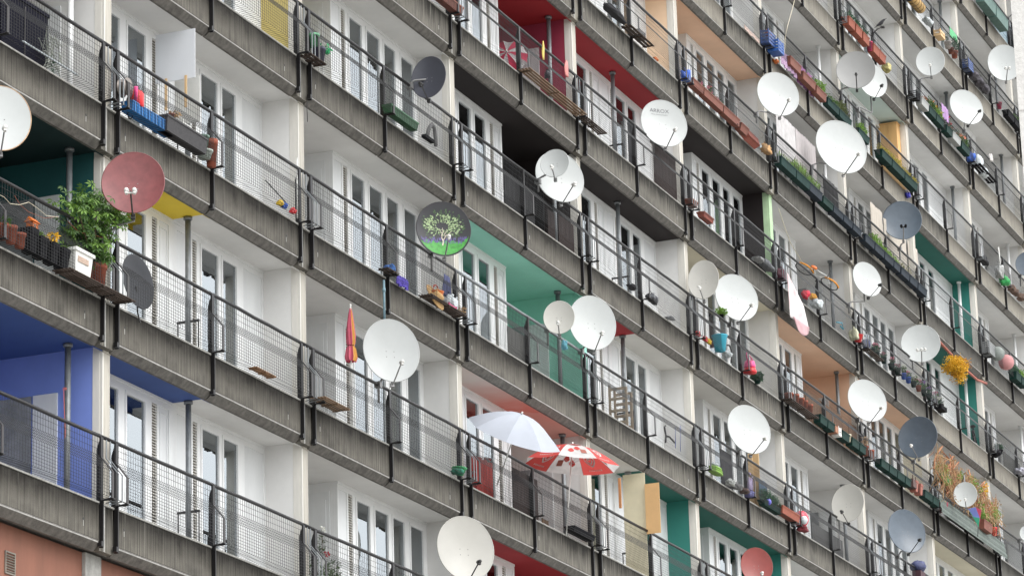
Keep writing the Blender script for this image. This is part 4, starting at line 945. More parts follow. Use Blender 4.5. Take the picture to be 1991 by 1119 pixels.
# storey 3
pot(3, 611, .17, .2, M('glazed_lime', (.13, .36, .2), .4, var=.4, scale=20), 'bright green pot above the dark pot right of the double post', z=.92)
pot(3, 620, .22, .26, M('pot_indigo', (.05, .05, .09), .5, var=.3), 'indigo black pot with a green pot beside it', z=.675, plants=dict(h=.12, seed=5, mats=M('vivid_green', (.03, .42, .16), .5, trans=.2), leaf=.07))
shelf(3, 592, 622, WOODD, 'small dark tray of dead leaves at the double post left of the indigo pot', n=3, d=.24)
trough(3, 752, 805, M('trough_green', (.02, .09, .035), .6, var=.3, scale=9), 'dark green trough below the dark grey dish', h=.14)
r = spot('pipe_loop', 3, 838, 'grey foam pipe bent into a loop right of the green trough', 'pipe', z=.70); q = MB(); q.tube([(-.18, 0, .06), (-.06, 0, .26), (.06, 0, .36), (.17, 0, .30), (.2, 0, .12), (.2, 0, -.0)], .035, 8); q.build('foam_pipe', M('grey_foam', (.17, .17, .17), .9), r); q = MB(); q.box(-.35, .05, -.05, .03, 0, .05); q.build('clamp', BLKP, r)
# storey 2, blue bags
bag(2, 758, (.09, .08, .08), M('blue_cloth', (.05, .17, .5), .8), 'small blue cloth ball at the middle post', z=.70, seed=3, handles=False, name='cloth_ball', cat='cloth')
cloth('cloth', 2, 770, 793, .78, .60, M('indigo_cloth', (.10, .07, .42), .8), 'indigo cloth crumpled on the parapet right of the middle post', 'cloth', y=-.06, over=False)
r = spot('rattan_hat', 2, 845, 'tan straw hat leaning behind the mesh under the tree dish', 'hat', z=.74); q = MB(); st = 0; q.lathe([(.26, 0), (.25, .02), (.12, .03), (.11, .12), (.02, .14)], 20); q.xf(Matrix.Rotation(R(65), 4, 'X')); q.build('hat', M('straw', (.45, .28, .12), .9, var=.3, scale=30), r)
r = spot('wicker_basket', 2, 848, 'red orange basket with a hoop handle', 'basket', z=.70, y=-.12); q = MB(); q.lathe([(.09, 0), (.13, .13), (.14, .14), (.12, .13)], 16); q.build('basket', ORP, r); q = MB(); q.tube([(.13*math.cos(a), 0, .13+.13*math.sin(a)) for a in [i*3.14159/10 for i in range(11)]], .012, 6); q.build('handle', M('rust_red', (.4, .05, .02), .6), r)
cloth('tote_bag', 2, 862, 874, 1.30, .92, M('navy_denim', (.07, .08, .17), .85, var=.3), 'navy bag strap hanging above the crumpled white bag', 'bag', y=-.06, over=False, taper=-.5)
bag(2, 878, (.17, .11, .17), FOIL, 'crumpled white and blue carrier bag under the tree dish', seed=5)
r = crate(2, 866, .33, .06, .14, M('magenta_box', (.38, .01, .10), .5), 'magenta box lying before the white carrier bag', y=-.16, z=.66, slats=1, name='small_box')
pot(2, 893, .12, .09, DRY, 'clump of dried leaves at the double post', z=.67, name='leaf_heap', cat='dried leaves', plants=dict(h=.08, seed=7, mats=DRY, leaf=.06))
r = spot('drain_pipe', 2, 747, 'short weathered blue pipe strip hanging below the middle post', 'pipe', y=-.09, z=0); q = MB(); q.tube([(0, 0, .50), (0, 0, .2), (0, 0, -.18)], .02, 8); q.tube([(0, 0, .3), (0, 0, .36)], .03, 8); q.build('pipe', M('blue_grey_paint', (.20, .32, .38), .7, var=.3, scale=14), r)
# storey 1
r = spot('wash_basin', 1, 893, 'green plastic basin at the double post', 'basin', z=.675); q = MB(); q.lathe([(.09, 0), (.16, .10), (.18, .105), (.18, .115), (.15, .115), (.08, .02)], 22, 1, .7); q.build('basin', GRNP, r)
bag(1, 888, (.12, .08, .05), M('teal_cloth', (.02, .16, .10), .8), 'dark green rag under the green basin', seed=9, handles=False, name='rag', cat='cloth', z=.66)
r = tag(empty('red_curtain', at(942, 930, .55)), 'red cloth hanging behind the glass left of the dark brown mat', 'cloth'); q = MB(); L = .7
vs = [(x*L/14-.35, .03*math.sin(x*1.3), z) for z in (-.6, .35) for x in range(15)]; q.add(vs, [(i, i+1, 16+i, 15+i) for i in range(14)], True); q.build('cloth', M('dusky_red', (.42, .06, .05), .9), r)
def chair(name, j, px, label, m, s=1, y=.15, z=.32, rz=0):
    r = spot(name, j, px, label, 'chair', y, z, rz, zp=.8)
    b = MB(); b.box(-.2*s, .2*s, -.2*s, .2*s, .43*s, .46*s); b.build('seat', m, r)
    for x in (-.18, .16):
        for yy in (-.18, .16): l = MB(); l.box(x*s, (x+.03)*s, yy*s, (yy+.03)*s, 0, (.9 if yy > 0 else .43)*s); l.build('leg', m, r)
    b = MB(); b.box(-.15*s, .16*s, .165*s, .185*s, .80*s, .88*s); b.box(-.15*s, .16*s, .165*s, .185*s, .62*s, .68*s); b.build('backrest', m, r); return r
chair('wooden_chair', 1, 1074, 'small dark wooden chair behind the mesh left of the parasol pole', WOOD, .8, y=.38)
GW = M('grey_wood', (.36, .29, .22), .85, var=.35, scale=14)
for px, yy, lb in ((1222, .04, 'weathered wooden rack with four rungs standing behind the mesh'), (1232, .10, 'second wooden rack leaning against the first behind the mesh')):
    r = spot('wooden_rack', 2, px, lb, 'rack', yy, .32); q = MB()
    for y_ in (0, .34): u_ = MB(); u_.box(0, .035, y_, y_+.045, 0, 1.15+y_*.2); u_.build('upright', GW, r)
    for z_ in (.42, .66, .90, 1.10): u_ = MB(); u_.box(.002, .03, .046, .339, z_, z_+.055); u_.build('rung', GW, r)
trough(1, 1107, 1148, BLKP, 'black trough right of the parasol pole', h=.1, d=.2)
r = spot('branch', 2, 1305, 'bent dark bicycle handlebar lying in the basket beside blue rods', 'handlebar', z=.70); q = MB(); q.tube([(-.35, 0, 0), (-.3, 0, .15), (-.38, 0, .32), (-.3, 0, .36)], .02, 6); q.tube([(-.3, 0, .15), (0, .03, .2), (.2, 0, .12)], .02, 6); q.build('handlebar', BARS, r); q = MB(); q.tube([(.1, -.05, -.02), (.45, .05, .5)], .008, 5); q.tube([(.4, -.05, -.02), (.75, .05, .6)], .008, 5); q.build('rod', M('blue_rod', (.1, .13, .3), .5), r)
bag(2, 1098, (.02, .06, .10), M('towel_blue', (.15, .4, .5), .9, var=.5, scale=20), 'small blue and white towel hanging from the rail by the mint loggia', z=1.30, seed=4, handles=False, name='towel', cat='towel')
# storey 0
r = spot('rose_bush', 0, 628, 'green rose bush with a red bloom behind the lowest railing', 'plant', y=.12, z=.35)
q = MB(); rd = random.Random(6); st = MB()
for i in range(16):
    c = (rd.uniform(-.35, .65), rd.uniform(-.12, .2), rd.uniform(.1, .85)*(1-.5*max(0, 0)))
    c = (c[0], c[1], c[2]*(1.1-.7*abs(c[0]-.05))); leafcloud(q, c, (.17, .12, .15), 90, .055, i, shell=.1); st.tube([(.1, 0, -.05), (c[0]*.5+.05, 0, c[2]*.5), c], .006, 4)
leafcloud(q, (.0, .0, 1.1), (.09, .09, .22), 70, .05, 33); st.tube([(0, 0, .6), (0, 0, 1.2)], .005, 4)
q.build('foliage', M('leaf_rose', (.06, .11, .03), .5, var=.5, scale=12, trans=.25), r); st.build('stem', STEM, r)
q = MB(); leafcloud(q, (.0, -.08, .92), (.035, .035, .03), 40, .035, 3, asp=.9, shell=.1); q.build('red_flower', REDF, r); q = MB(); leafcloud(q, (.0, -.02, 1.3), (.03, .03, .07), 40, .035, 3, asp=.9, shell=.1); q.build('white_flower', WHF, r); q = MB(); leafcloud(q, (-.3, -.08, .25), (.06, .05, .05), 50, .035, 3, asp=.9, shell=.1); q.build('orange_flower', ORF, r)
# storey 3, bay 3
bag(3, 1268, (.26, .10, .11), BLKB, 'shiny black rubbish bag in the basket at the middle post', seed=8, y=-.13)
bag(3, 1229, (.14, .08, .05), M('black_net', (.03, .03, .035), .9, bump=.6), 'heap of black netting left of the black rubbish bag', seed=11, handles=False, name='netting_heap', cat='netting')
bag(3, 1302, (.16, .07, .03), M('grey_rag', (.2, .21, .22), .9), 'grey rag lying on the parapet right of the rubbish bag', seed=12, handles=False, name='rag', cat='cloth', y=-.05, z=.64)
r = spot('dark_parcel', 4, 1203, 'small black motor hanging inside the red loggia mesh', 'motor', z=1.0) if False else None
# storey 4, red loggia
def rag(j, px, label, m, ln=.32, w=.12, seed=0):
    r = spot('wrung_cloth', j, px, label, 'cloth', y=-.03, z=ZR+.05); q = MB(); rd = random.Random(seed); pts = [(0, .03, -.05), (0, .0, .02), (.0, -.05, -.03)]; n = 9
    vs = []; rings = []
    for i in range(n):
        t = i/(n-1); c = Vector((.02*math.sin(t*5+seed), -.045, .02-ln*t)); rr = w*.5*(.45+.7*math.sin(min(1, t*1.1)*2.6)) 
        for k in range(12): a = k/12*6.28318; f = 1+.25*math.sin(3*a+seed+t*3); vs.append((c.x+rr*f*math.cos(a), c.y+.35*rr*f*math.sin(a), c.z))
    q.add(vs, [(i*12+k, (i+1)*12+k, (i+1)*12+(k+1) % 12, i*12+(k+1) % 12) for i in range(n-1) for k in range(12)]+[tuple(range(12)), tuple(range(n*12-1, n*12-13, -1))], True); q.build('cloth', m, r)
rag(4, 1051, 'yellow wrung cloth hanging on the railing of the red loggia', M('yellow_cloth', (.75, .60, .18), .9, trans=.2), .38, .09, 1)
rag(4, 1096, 'pink wrung cloth hanging on the railing of the red loggia', M('pink_cloth', (.75, .32, .30), .9, trans=.2), .33, .15, 2)
bag(4, 1064, (.05, .06, .09), BLKB, 'small black motor hanging behind the mesh below the pink cloth', z=1.0, seed=5, handles=True, name='motor', cat='motor', y=.0)
# storey 5
bag(5, 1195, (.50, .10, .08), M('black_net', (.03, .03, .035), .9, bump=.6), 'long heap of black netting in the basket at the top above the red ceiling', seed=21, handles=False, name='netting_heap', cat='netting', y=-.12)
crate(5, 1236, .34, .16, .18, M('grey_crate', (.14, .14, .14), .6), 'dark grey crate on a dark board at the middle post near the peach wall')
bag(5, 1273, (.10, .05, .04), ORP, 'orange cloth behind the mesh by the peach wall', seed=2, handles=False, name='rag', cat='cloth', y=.04, z=.66)
trough(4, 860, 888, M('trough_rust', (.30, .10, .05), .7), 'rust coloured trough cut by the top edge', h=.14) if False else None
trough(4, 845, 893, TERRA2, 'brown trough cut by the top edge of the photo', h=.16)
bag(5, 1333, (.14, .10, .15), M('blue_bag', (.015, .10, .52), .4, var=.35, scale=14, bump=.5), 'blue bag at the double post left of the brown troughs', seed=7)
bag(5, 1352, (.06, .06, .12), M('yellow_bag', (.55, .42, .1), .5, var=.5, scale=20), 'yellow and white bag between the blue bag and the brown troughs', seed=8)
trough(5, 1341, 1362, TERRA2, 'first brown trough right of the blue bag', h=.16, z=.64, y=-.13)
trough(5, 1363, 1400, TERRA2, 'long brown trough with pink flowers', h=.17, z=.63, y=-.14, plants=dict(h=.16, seed=4, flowers=(PINKF, 5), mats=LEAF, dens=.7))
trough(5, 1401, 1432, TERRA2, 'long brown trough ending at the middle post', h=.17, z=.63, y=-.14)
trough(5, 1433, 1447, TERRA2, 'short tilted brown trough right of the middle post', h=.17, z=.62, y=-.12, tilt=12)
trough(5, 1451, 1473, M('terracotta_red', (.28, .07, .045), .7, var=.2), 'reddish brown trough tipped on its side', h=.19, d=.2, z=.64, y=-.11, tilt=-25)
bag(5, 1476, (.05, .05, .07), FOIL, 'small clear bag beside the tipped brown trough', seed=13)
bag(5, 1489, (.17, .11, .13), M('tan_sack', (.48, .28, .12), .8, var=.4, scale=14, bump=.5), 'tan sack with dried stalks at the double post', seed=14, y=-.12)
# storey 4, bay 4
trough(4, 1338, 1350, REDP if False else TERRA2, 'tiny terracotta trough at the double post below the lettered white dish', h=.12)
trough(4, 1362, 1381, M('terracotta_red', (.28, .07, .045), .7), 'small red box trough behind the mesh', h=.11, y=-.02, z=.70)
bag(4, 1490, (.42, .11, .09), M('scrap_grey', (.16, .17, .18), .8, var=.7, scale=14, bump=.8), 'heap of grey scraps and foil left of the maroon bag', seed=22, handles=False, name='scrap_heap', cat='scraps')
bag(4, 1474, (.20, .10, .05), M('scrap_pale', (.35, .36, .36), .7, var=.6, scale=20, bump=.8), 'pale scraps in the basket right of the middle post', seed=23, handles=False, name='scrap_heap', cat='scraps')
bag(4, 1519, (.13, .10, .17), M('maroon_bag', (.12, .02, .04), .7, var=.3), 'maroon bag at the double post behind the pink white towel', seed=6)
# long towel
k_ = mpp(at(1550, 600, -.3)); P0_ = at(1533, 529, -.30)
r = tag(empty('beach_towel', P0_), 'long pink and white towel hanging down past the parapet', 'towel')
TW = bpy.data.materials.new('towel_pink_white'); TW.use_nodes = True; t = TW.node_tree; bs = t.nodes['Principled BSDF']; bs.inputs['Roughness'].default_value = .9
tc = N(t, 'TexCoord'); nz = N(t, 'TexNoise'); nz.inputs['Scale'].default_value = 2.2; t.links.new(tc.outputs['Object'], nz.inputs[0]); t.links.new(ramp(t, nz.outputs[0], .46, (.60, .56, .56), .74, (.56, .34, .36)), bs.inputs['Base Color'])
q = MB(); vs = []; n_, m_ = 12, 16
for i in range(m_+1):
    s = i/m_; xl = 1530+6*s; xr = 1534+ (1561-1534)*min(1, s*1.9) + 12*max(0, s-.5)*2; y = 529+(616-529)*s
    for kk in range(n_+1):
        u_ = kk/n_; p = at(xl+(xr-xl)*u_, y+(8*u_)+18*u_*s, -.30-.03*math.sin(u_*9+s*2)*s); vs.append(p-P0_)
q.add(vs, [(i*(n_+1)+k, i*(n_+1)+k+1, (i+1)*(n_+1)+k+1, (i+1)*(n_+1)+k) for i in range(m_) for k in range(n_)], True)
o = q.build('towel', TW, r); md = o.modifiers.new('thick', 'SOLIDIFY'); md.thickness = .008
q = MB(); vs = []
for i in range(7):
    s = i/6
    for kk in range(7):
        u_ = kk/6; xl = 1542+(1549-1542)*s+2*s; xr = 1573-2*s*s; y = 614+(662-614)*s*(.55+.6*u_*(1.3-u_)); p = at(xl+(xr-xl)*u_, y+(22*u_*(1-s)), -.34+.01*math.sin(u_*8)); vs.append(p-P0_)
q.add(vs, [(i*7+k, i*7+k+1, (i+1)*7+k+1, (i+1)*7+k) for i in range(6) for k in range(6)], True); o = q.build('towel_hem', M('towel_back_pink', (.52, .33, .35), .9), r); md = o.modifiers.new('thick', 'SOLIDIFY'); md.thickness = .008
bag(4, 1566, (.14, .09, .1), M('red_flowers_cloth', (.6, .03, .06), .7, var=.5, scale=20), 'red and magenta cloth bundle right of the long towel', seed=31, handles=False, name='cloth_bundle', cat='cloth', y=-.14)
bag(4, 1581, (.13, .08, .07), M('orange_cloth', (.75, .35, .03), .7, var=.3), 'orange cloth on top of the clear bag', seed=32, handles=False, name='cloth_bundle', cat='cloth', z=.84)
bag(4, 1588, (.22, .12, .13), FOIL, 'clear plastic bag full of things right of the long towel', seed=33, y=-.14)
r = spot('clothes_hanger', 4, 1632, 'sky blue plastic hanger lying in the basket', 'hanger', z=.75); q = MB(); q.tube([(-.25, 0, 0), (0, 0, .05), (.2, 0, .1), (.3, 0, -.04), (.05, 0, -.02)], .016, 6); q.build('hanger', CYAN, r)
bag(4, 1660, (.16, .10, .17), M('pale_yellow_bag', (.52, .52, .36), .5, var=.5, scale=18, bump=.5), 'pale yellow and clear bag above the red tub', seed=34)
r = spot('bucket', 4, 1668, 'red tub at the double post', 'bucket', z=.66, y=-.14); q = MB(); q.lathe([(.08, 0), (.13, .16), (.14, .165), (.12, .16)], 18); q.build('tub', REDP, r)
bag(4, 1683, (.12, .09, .18), M('navy_bag', (.04, .05, .14), .6, var=.4, scale=18), 'navy bag between the red tub and the pink flower pots', seed=35)

# flower pots with pink geraniums on storey 4
pl = [(1697, .12, 'first small green pot of pink flowers from the left'), (1706, .12, 'second small green pot of pink flowers'), (1718, .15, 'green pot of pink flowers standing by a white rag'), (1733, .16, 'bushier green pot of pink flowers before the middle post'), (1745, .16, 'green pot of pale flowers right under the middle post')]
for i, (px, d_, lb) in enumerate(pl): pot(4, px, d_, .16, DGRN, lb, plants=dict(h=.16, seed=40+i, mats=LEAFB, flowers=(PINKF, 2), dens=1.3), group='small flower pots in the basket of the far balcony', z=.68)
pl = [(1757, BLUE, WHF, 'blue pot of white flowers'), (1766, BLUE, PINKF, 'second blue pot with pink flowers'), (1776, DGRN, WHF, 'green pot of white flowers beside the blue ones'), (1786, TERRA, PINKF, 'terracotta pot of pink flowers among violet blooms'), (1796, DGRN, PURF, 'green pot of violet flowers'), (1806, DGRN, PURF, 'green pot of violet flowers nearest the double post'), (1818, BLKP, PINKF, 'black pot of pink flowers right of the double post'), (1830, BLKP, WHF, 'black pot of white flowers right of the double post')]
for i, (px, m, f, lb) in enumerate(pl): pot(4, px, .15, .15, m, lb, plants=dict(h=.2, seed=60+i, mats=LEAFB if i % 2 else LEAF, flowers=(f, 3), dens=1.6), group='small flower pots in the basket of the far balcony', z=.68, y=-.12)
crate(4, 1823, .55, .12, .2, BLKP, 'black box under the flower pots right of the double post', z=.60, y=-.16)
# storey 5 long troughs
def trow(j, pa, pb, n, m, lbs, **kw):
    for i in range(n): trough(j, pa+(pb-pa)*i/n, pa+(pb-pa)*(i+.97)/n, m, lbs[i], **(kw if not callable(kw.get('f')) else {}))
SL = M('trough_slate_green', (.014, .038, .034), .75, spec=.15, var=.3, scale=8)
trough(5, 1512, 1541, SL, 'slate green trough at the double post below the bed sheets', h=.2, d=.2, y=-.16, z=.62, plants=dict(h=.2, seed=71, kind='grass', mats=LEAFL))
trough(5, 1542, 1568, SL, 'slate green trough full of bright green grass', h=.2, d=.2, y=-.16, z=.62, plants=dict(h=.36, seed=72, kind='grass', mats=LEAFL, dens=2.2))
trough(5, 1568, 1592, GREYP, 'slate blue trough with bright green leaves before the middle post', h=.2, d=.2, y=-.16, z=.62, plants=dict(h=.28, seed=73, kind='grass', mats=LEAFL, dens=2.2))
for i, (a, c) in enumerate(((1594, 1613), (1614, 1633), (1634, 1651), (1652, 1668))): trough(5, a, c, GREYP if i else DGRN, ['narrow dark trough right of the middle post under the black clothes', 'second dark trough under the black clothes', 'third dark trough left of the curved dish arm', 'dark trough touching the double post above a white dish'][i], h=.16, d=.2, y=-.16, z=.63)
tr = [(1676, 1694, 'slate blue trough below the slate dish', None), (1695, 1713, 'slate blue trough with lime green leaves', dict(h=.32, seed=81, mats=LEAFL, dens=1.6)), (1714, 1731, 'slate blue trough with trailing green leaves', dict(h=.22, seed=82, mats=LEAFL, dens=1.5)), (1732, 1744, 'short slate blue trough at the middle post', dict(h=.15, seed=83, mats=LEAFL)), (1746, 1762, 'slate blue trough right of the middle post with thin stems', dict(h=.2, seed=84, mats=M('leaf_faded', (.24, .25, .13), .7, trans=.2), dens=.6)), (1763, 1778, 'slate blue trough with a few faded stems', dict(h=.15, seed=85, mats=M('leaf_faded', (.24, .25, .13), .7), dens=.5)), (1779, 1796, 'last slate blue trough before the teal loggia', None)]
for a, c, lb, p in tr: trough(5, a, c, GREYP, lb, h=.19, d=.2, y=-.16, z=.62, plants=p)
# sheets and clothes
SH = M('sheet_lilac_white', (.60, .56, .56), .9, var=.06, trans=.3); SH2 = M('sheet_cream', (.62, .57, .50), .9, var=.06, trans=.3)
def sheet_(j, pa, pb, zt_, zb_, m, label, y=.25, folds=6, amp=.03, name='bed_sheet', cat='sheet', seed=0):
    return cloth(name, j, pa, pb, zt_, zb_, m, label, cat, y=y, folds=folds, amp=amp, over=False, seed=seed)
sheet_(5, 1506, 1545, 2.45, 1.1, M('sheet_white', (.68, .66, .66), .9, trans=.3), 'white bed sheet hanging left of the lilac one', folds=5)
sheet_(5, 1545, 1584, 2.45, .9, SH, 'pale lilac bed sheet hanging under the ceiling', folds=8, seed=2)
sheet_(5, 1692, 1716, 2.4, .9, SH2, 'cream bed sheet left of the slate dish', folds=5, seed=3)
sheet_(5, 1718, 1762, 2.3, 1.0, SH2, 'wide cream bed sheet behind the slate dish', folds=8, seed=4)
sheet_(5, 1763, 1783, 2.3, .9, SH2, 'narrow cream bed sheet beside the green ceiling', folds=3, seed=6)
cloth('black_clothes', 5, 1598, 1628, 1.75, .85, BLACKC, 'black clothes hanging behind the mesh under the very large white dish', 'clothes', y=.12, over=False, folds=4)
cloth('tablecloth', 6, 1517, 1548, .86, .50, M('lilac_print', (.42, .28, .42), .9, var=.5, scale=22), 'lilac patterned cloth spread over the basket left of the middle post', 'cloth', y=-.17, over=False, folds=5)
cloth('tablecloth', 6, 1548, 1582, 1.15, .62, M('purple_print', (.36, .15, .34), .9, var=.6, scale=22), 'purple patterned cloth behind the brown troughs', 'cloth', y=-.02, over=False, folds=5, seed=3)
cloth('tea_towel', 6, 1446, 1476, .70, .60, M('towel_print', (.62, .48, .42), .9, var=.5, scale=30), 'thin red and white towel lying on the parapet at the top', 'towel', y=-.04, over=False, folds=3, amp=.01)
cloth('purple_shawl', 7, 1829, 1843, 1.35, .95, M('mauve_cloth', (.36, .22, .42), .9, var=.3), 'mauve shawl hanging over the mesh above the geraniums', 'cloth', y=-.21, over=False, folds=3)
# storey 6
crate(6, 1487, .5, .34, .2, M('crate_navy', (.03, .07, .22), .5, var=.3), 'navy crate at the double post left of the taller blue crate', y=-.12)
crate(6, 1503, .42, .30, .26, M('crate_blue', (.02, .09, .32), .5, var=.3), 'dark blue plastic crate above the orange rag', y=-.18, z=.60)
bag(6, 1508, (.12, .06, .04), ORP, 'orange rag under the blue crate', seed=3, handles=False, name='rag', cat='cloth', z=.52, y=-.06)
bag(6, 1494, (.16, .07, .09), M('red_rag', (.5, .12, .07), .8, var=.5, scale=16), 'red rag lying on the blue crate', seed=5, handles=False, name='rag', cat='cloth', z=.98, y=-.06)
bag(6, 1533, (.10, .06, .16), M('white_blue_print', (.48, .5, .6), .7, var=.5, scale=25), 'white and blue printed bag left of the brown trough', seed=15)
trough(6, 1531, 1552, TERRA2, 'brown trough resting on the lilac cloth', h=.2, y=-.19, z=.62)
trough(6, 1556, 1580, TERRA2, 'brown trough before the middle post next to the lilac cloth', h=.19, y=-.17, z=.60)
trough(6, 1582, 1601, TERRA2, 'brown trough right of the middle post with green leaves', h=.19, y=-.15, z=.60, plants=dict(h=.3, seed=93, mats=LEAFL, dens=1.4))
trough(6, 1604, 1626, SL, 'slate green trough right of the last brown one', h=.18, y=-.15, z=.60, plants=dict(h=.16, seed=94, mats=LEAF))
trough(6, 1627, 1650, SL, 'slate green trough with bushy leaves left of the very large dish', h=.18, y=-.15, z=.60, plants=dict(h=.34, seed=95, mats=M('leaf_olive', (.12, .15, .05), .6, var=.4, scale=12, trans=.2), dens=1.7))
trough(6, 1664, 1685, SL, 'short slate green trough right of the very large dish', h=.18, y=-.15, z=.62, plants=dict(h=.22, seed=96, mats=LEAFL, dens=1.3))
trough(6, 1708, 1727, DGRN, 'dark green trough with yellow leaves left of the wooden cupboard foot', h=.2, d=.22, y=-.16, z=.62, plants=dict(h=.2, seed=97, mats=M('leaf_yellowing', (.40, .34, .06), .6, var=.4, scale=12, trans=.2), dens=1.4))
trough(6, 1728, 1752, DGRN, 'dark green trough with yellow leaves in the middle of three', h=.2, d=.22, y=-.16, z=.62, plants=dict(h=.22, seed=98, mats=M('leaf_yellowing', (.40, .34, .06), .6), dens=1.2))
trough(6, 1753, 1777, DGRN, 'dark green trough with yellow leaves reaching the double post', h=.2, d=.22, y=-.16, z=.62, plants=dict(h=.2, seed=99, mats=M('leaf_yellowing', (.40, .34, .06), .6), dens=1.2))
shelf(6, 1714, 1760, WOODL, 'pale timber plank under the dark green troughs', n=2, d=.08, y=-.04, z=.60)
bag(6, 1765, (.08, .06, .09), M('ultramarine_bag', (.03, .03, .35), .5), 'small ultramarine bag under the last dark green trough', seed=3, z=.40, y=-.07)
# storey 7
for i, (px, m, lb) in enumerate([(1650, TERRA, 'first of six terracotta troughs below the crow'), (1664, TERRA, 'second terracotta trough with green leaves'), (1678, TERRA, 'third terracotta trough with green leaves'), (1691, M('magenta_pot', (.35, .02, .07), .6), 'crimson pot between terracotta troughs below the crow'), (1698, TERRA, 'terracotta trough right of the crimson pot'), (1710, TERRA, 'small terracotta trough nearest the yellow bag')]):
    if i == 3: pot(7, px, .16, .24, m, lb, y=-.15, z=.63)
    else: trough(7, px-6, px+6, m, lb, h=.22, d=.2, y=-.15, z=.62, plants=dict(h=.2, seed=100+i, mats=LEAFB, dens=1.2) if i in (0, 1, 2) else None)
bag(7, 1724, (.13, .10, .13), M('yellow_blue_bag', (.45, .40, .15), .5, var=.7, scale=12), 'yellow and navy bag in a round hoop basket', seed=18, handles=False, z=.56, y=-.15)
trough(7, 1637, 1641, TERRA, 'x', h=.1) if False else None
# crow on a bent lamp arm
Pb = at(1712, 46, -.15); r = tag(empty('crow', Pb), 'black crow perched on the bent rod above the terracotta troughs', 'bird')
e1 = (RT*math.cos(R(33))+UP*math.sin(R(33))).normalized(); Lb = 30*mpp(Pb); e2 = (-FW+Vector((0,0,.0))); e2 = (e2-e1*e2.dot(e1)).normalized(); e3 = e1.cross(e2)
if e3.z < 0: e3 = -e3
Mb = Matrix(((e1.x, e2.x, e3.x), (e1.y, e2.y, e3.y), (e1.z, e2.z, e3.z))).to_4x4()
q = MB(); prof = [(-.62, .012, .008), (-.42, .032, .014), (-.25, .05, .045), (-.05, .075, .085), (.12, .072, .09), (.25, .05, .065), (.33, .045, .055), (.42, .04, .045), (.48, .018, .02), (.62, .003, .004)]
vs = []; zoff = [-.02, -.01, 0, 0, .01, .035, .05, .055, .05, .04]
for (x, w_, h_), zo in zip(prof, zoff):
    for k in range(12): a = k/12*6.28318; vs.append((x*Lb*.85, w_*math.cos(a)*Lb*1.35, (zo+h_*math.sin(a))*Lb*1.35))
q.add(vs, [(i*12+k, i*12+(k+1) % 12, (i+1)*12+(k+1) % 12, (i+1)*12+k) for i in range(9) for k in range(12)], True); q.xf(Mb); q.build('body', M('crow_black', (.02, .02, .025), .5), r)
q = MB(); q.tube([(0, .01, -.05), (-.005, .01, -.14)], .005, 5); q.tube([(.03, -.01, -.05), (.03, -.01, -.14)], .005, 5); q.build('leg', BLKP, r)
cd_ = Pb; r = tag(empty('bent_rod', at(1697, 85, -.05)), 'thin bent grey rod rising from the railing under the crow', 'rod'); q = MB(); q.tube([img(r.location, dx, dy)-Vector(r.location) for dx, dy in ((1, 13), (0, -11), (2, -21), (9, -28), (19, -32))], .016, 6); q.blob(img(r.location, 20, -32)-Vector(r.location), (.07, .05, .03), 2, 10, .1); q.build('rod', BARS, r)
crate(7, 1775, .34, .22, .2, BLKP, 'black crate at the double post left of the geranium troughs', y=-.12)
for a, c, m, lb, f in ((1786, 1800, M('trough_grey', (.28, .29, .28), .6), 'grey ribbed trough right of the black crate', None), (1801, 1814, DGRN, 'dark green trough with orange and yellow blooms', dict(h=.32, seed=111, mats=LEAF, flowers=(ORF, 4), dens=1.6)), (1815, 1829, DGRN, 'dark green trough with yellow leaves before the middle post', dict(h=.3, seed=112, mats=LEAFL, flowers=(YEL, 3), dens=1.4)), (1835, 1846, DGRN, 'round green trough with large red geraniums', dict(h=.34, seed=113, mats=LEAFB, flowers=(REDF, 3))), (1847, 1862, M('trough_grey', (.28, .29, .28), .6), 'grey ribbed trough below the pink geraniums', dict(h=.3, seed=114, mats=LEAFB, flowers=(REDF, 3))), (1864, 1880, DGRN, 'dark green trough with salmon flowers', dict(h=.3, seed=115, mats=LEAF, flowers=(M('petal_salmon', (.75, .3, .2), .6, trans=.2), 4), dens=1.4))):
    trough(7, a, c, m, lb, h=.2, d=.2, y=-.15, z=.62, plants=f)
bag(7, 1887, (.14, .12, .16), BLUE, 'blue bag at the double post beside the clear bags', seed=41)
bag(7, 1900, (.22, .13, .2), FOIL, 'bulging clear bag right of the blue bag', seed=42, y=-.14)
bag(7, 1914, (.22, .12, .16), FOIL, 'second bulging clear bag further right', seed=43, y=-.16, z=.60)
shelf(7, 1896, 1930, BLKP, 'black board under the two bulging clear bags', n=3, d=.3, y=-.17)
bag(7, 1926, (.08, .06, .14), M('striped_white', (.6, .58, .56), .8, var=.4, scale=30), 'white striped cloth on the rail above the clear bags', seed=44, z=1.5, y=-.02, handles=False, name='rag', cat='cloth')
# storey 8
r = spot('rolled_mat', 8, 1770, 'rolled yellow wicker mat in the basket at the top', 'mat', z=.70, y=-.16); q = MB(); q.tube([(-.6, 0, .12), (1.0, 0, .12)], .15, 16); q.build('roll', M('wicker', (.48, .30, .10), .8, var=.5, scale=30), r)
q = MB()
for i in range(7): q.tube([(-.5+i*.22, .153*math.cos(a), .12+.153*math.sin(a)) for a in [k*6.28318/14 for k in range(15)]], .006, 4)
q.build('binding', REED, r)
bag(8, 1803, (.3, .1, .08), FOIL, 'clear bags and wires right of the rolled wicker mat', seed=45, y=-.12)
crate(8, 1822, .45, .2, .2, WOODL, 'pale wooden box at the middle post of the wicker mat balcony', y=-.14, slats=2, z=.62)
pot(8, 1843, .2, .2, M('net_bag', (.45, .4, .36), .7, var=.4, scale=30), 'woven net pot right of the wooden box', plants=dict(h=.3, seed=121, mats=LEAFB))
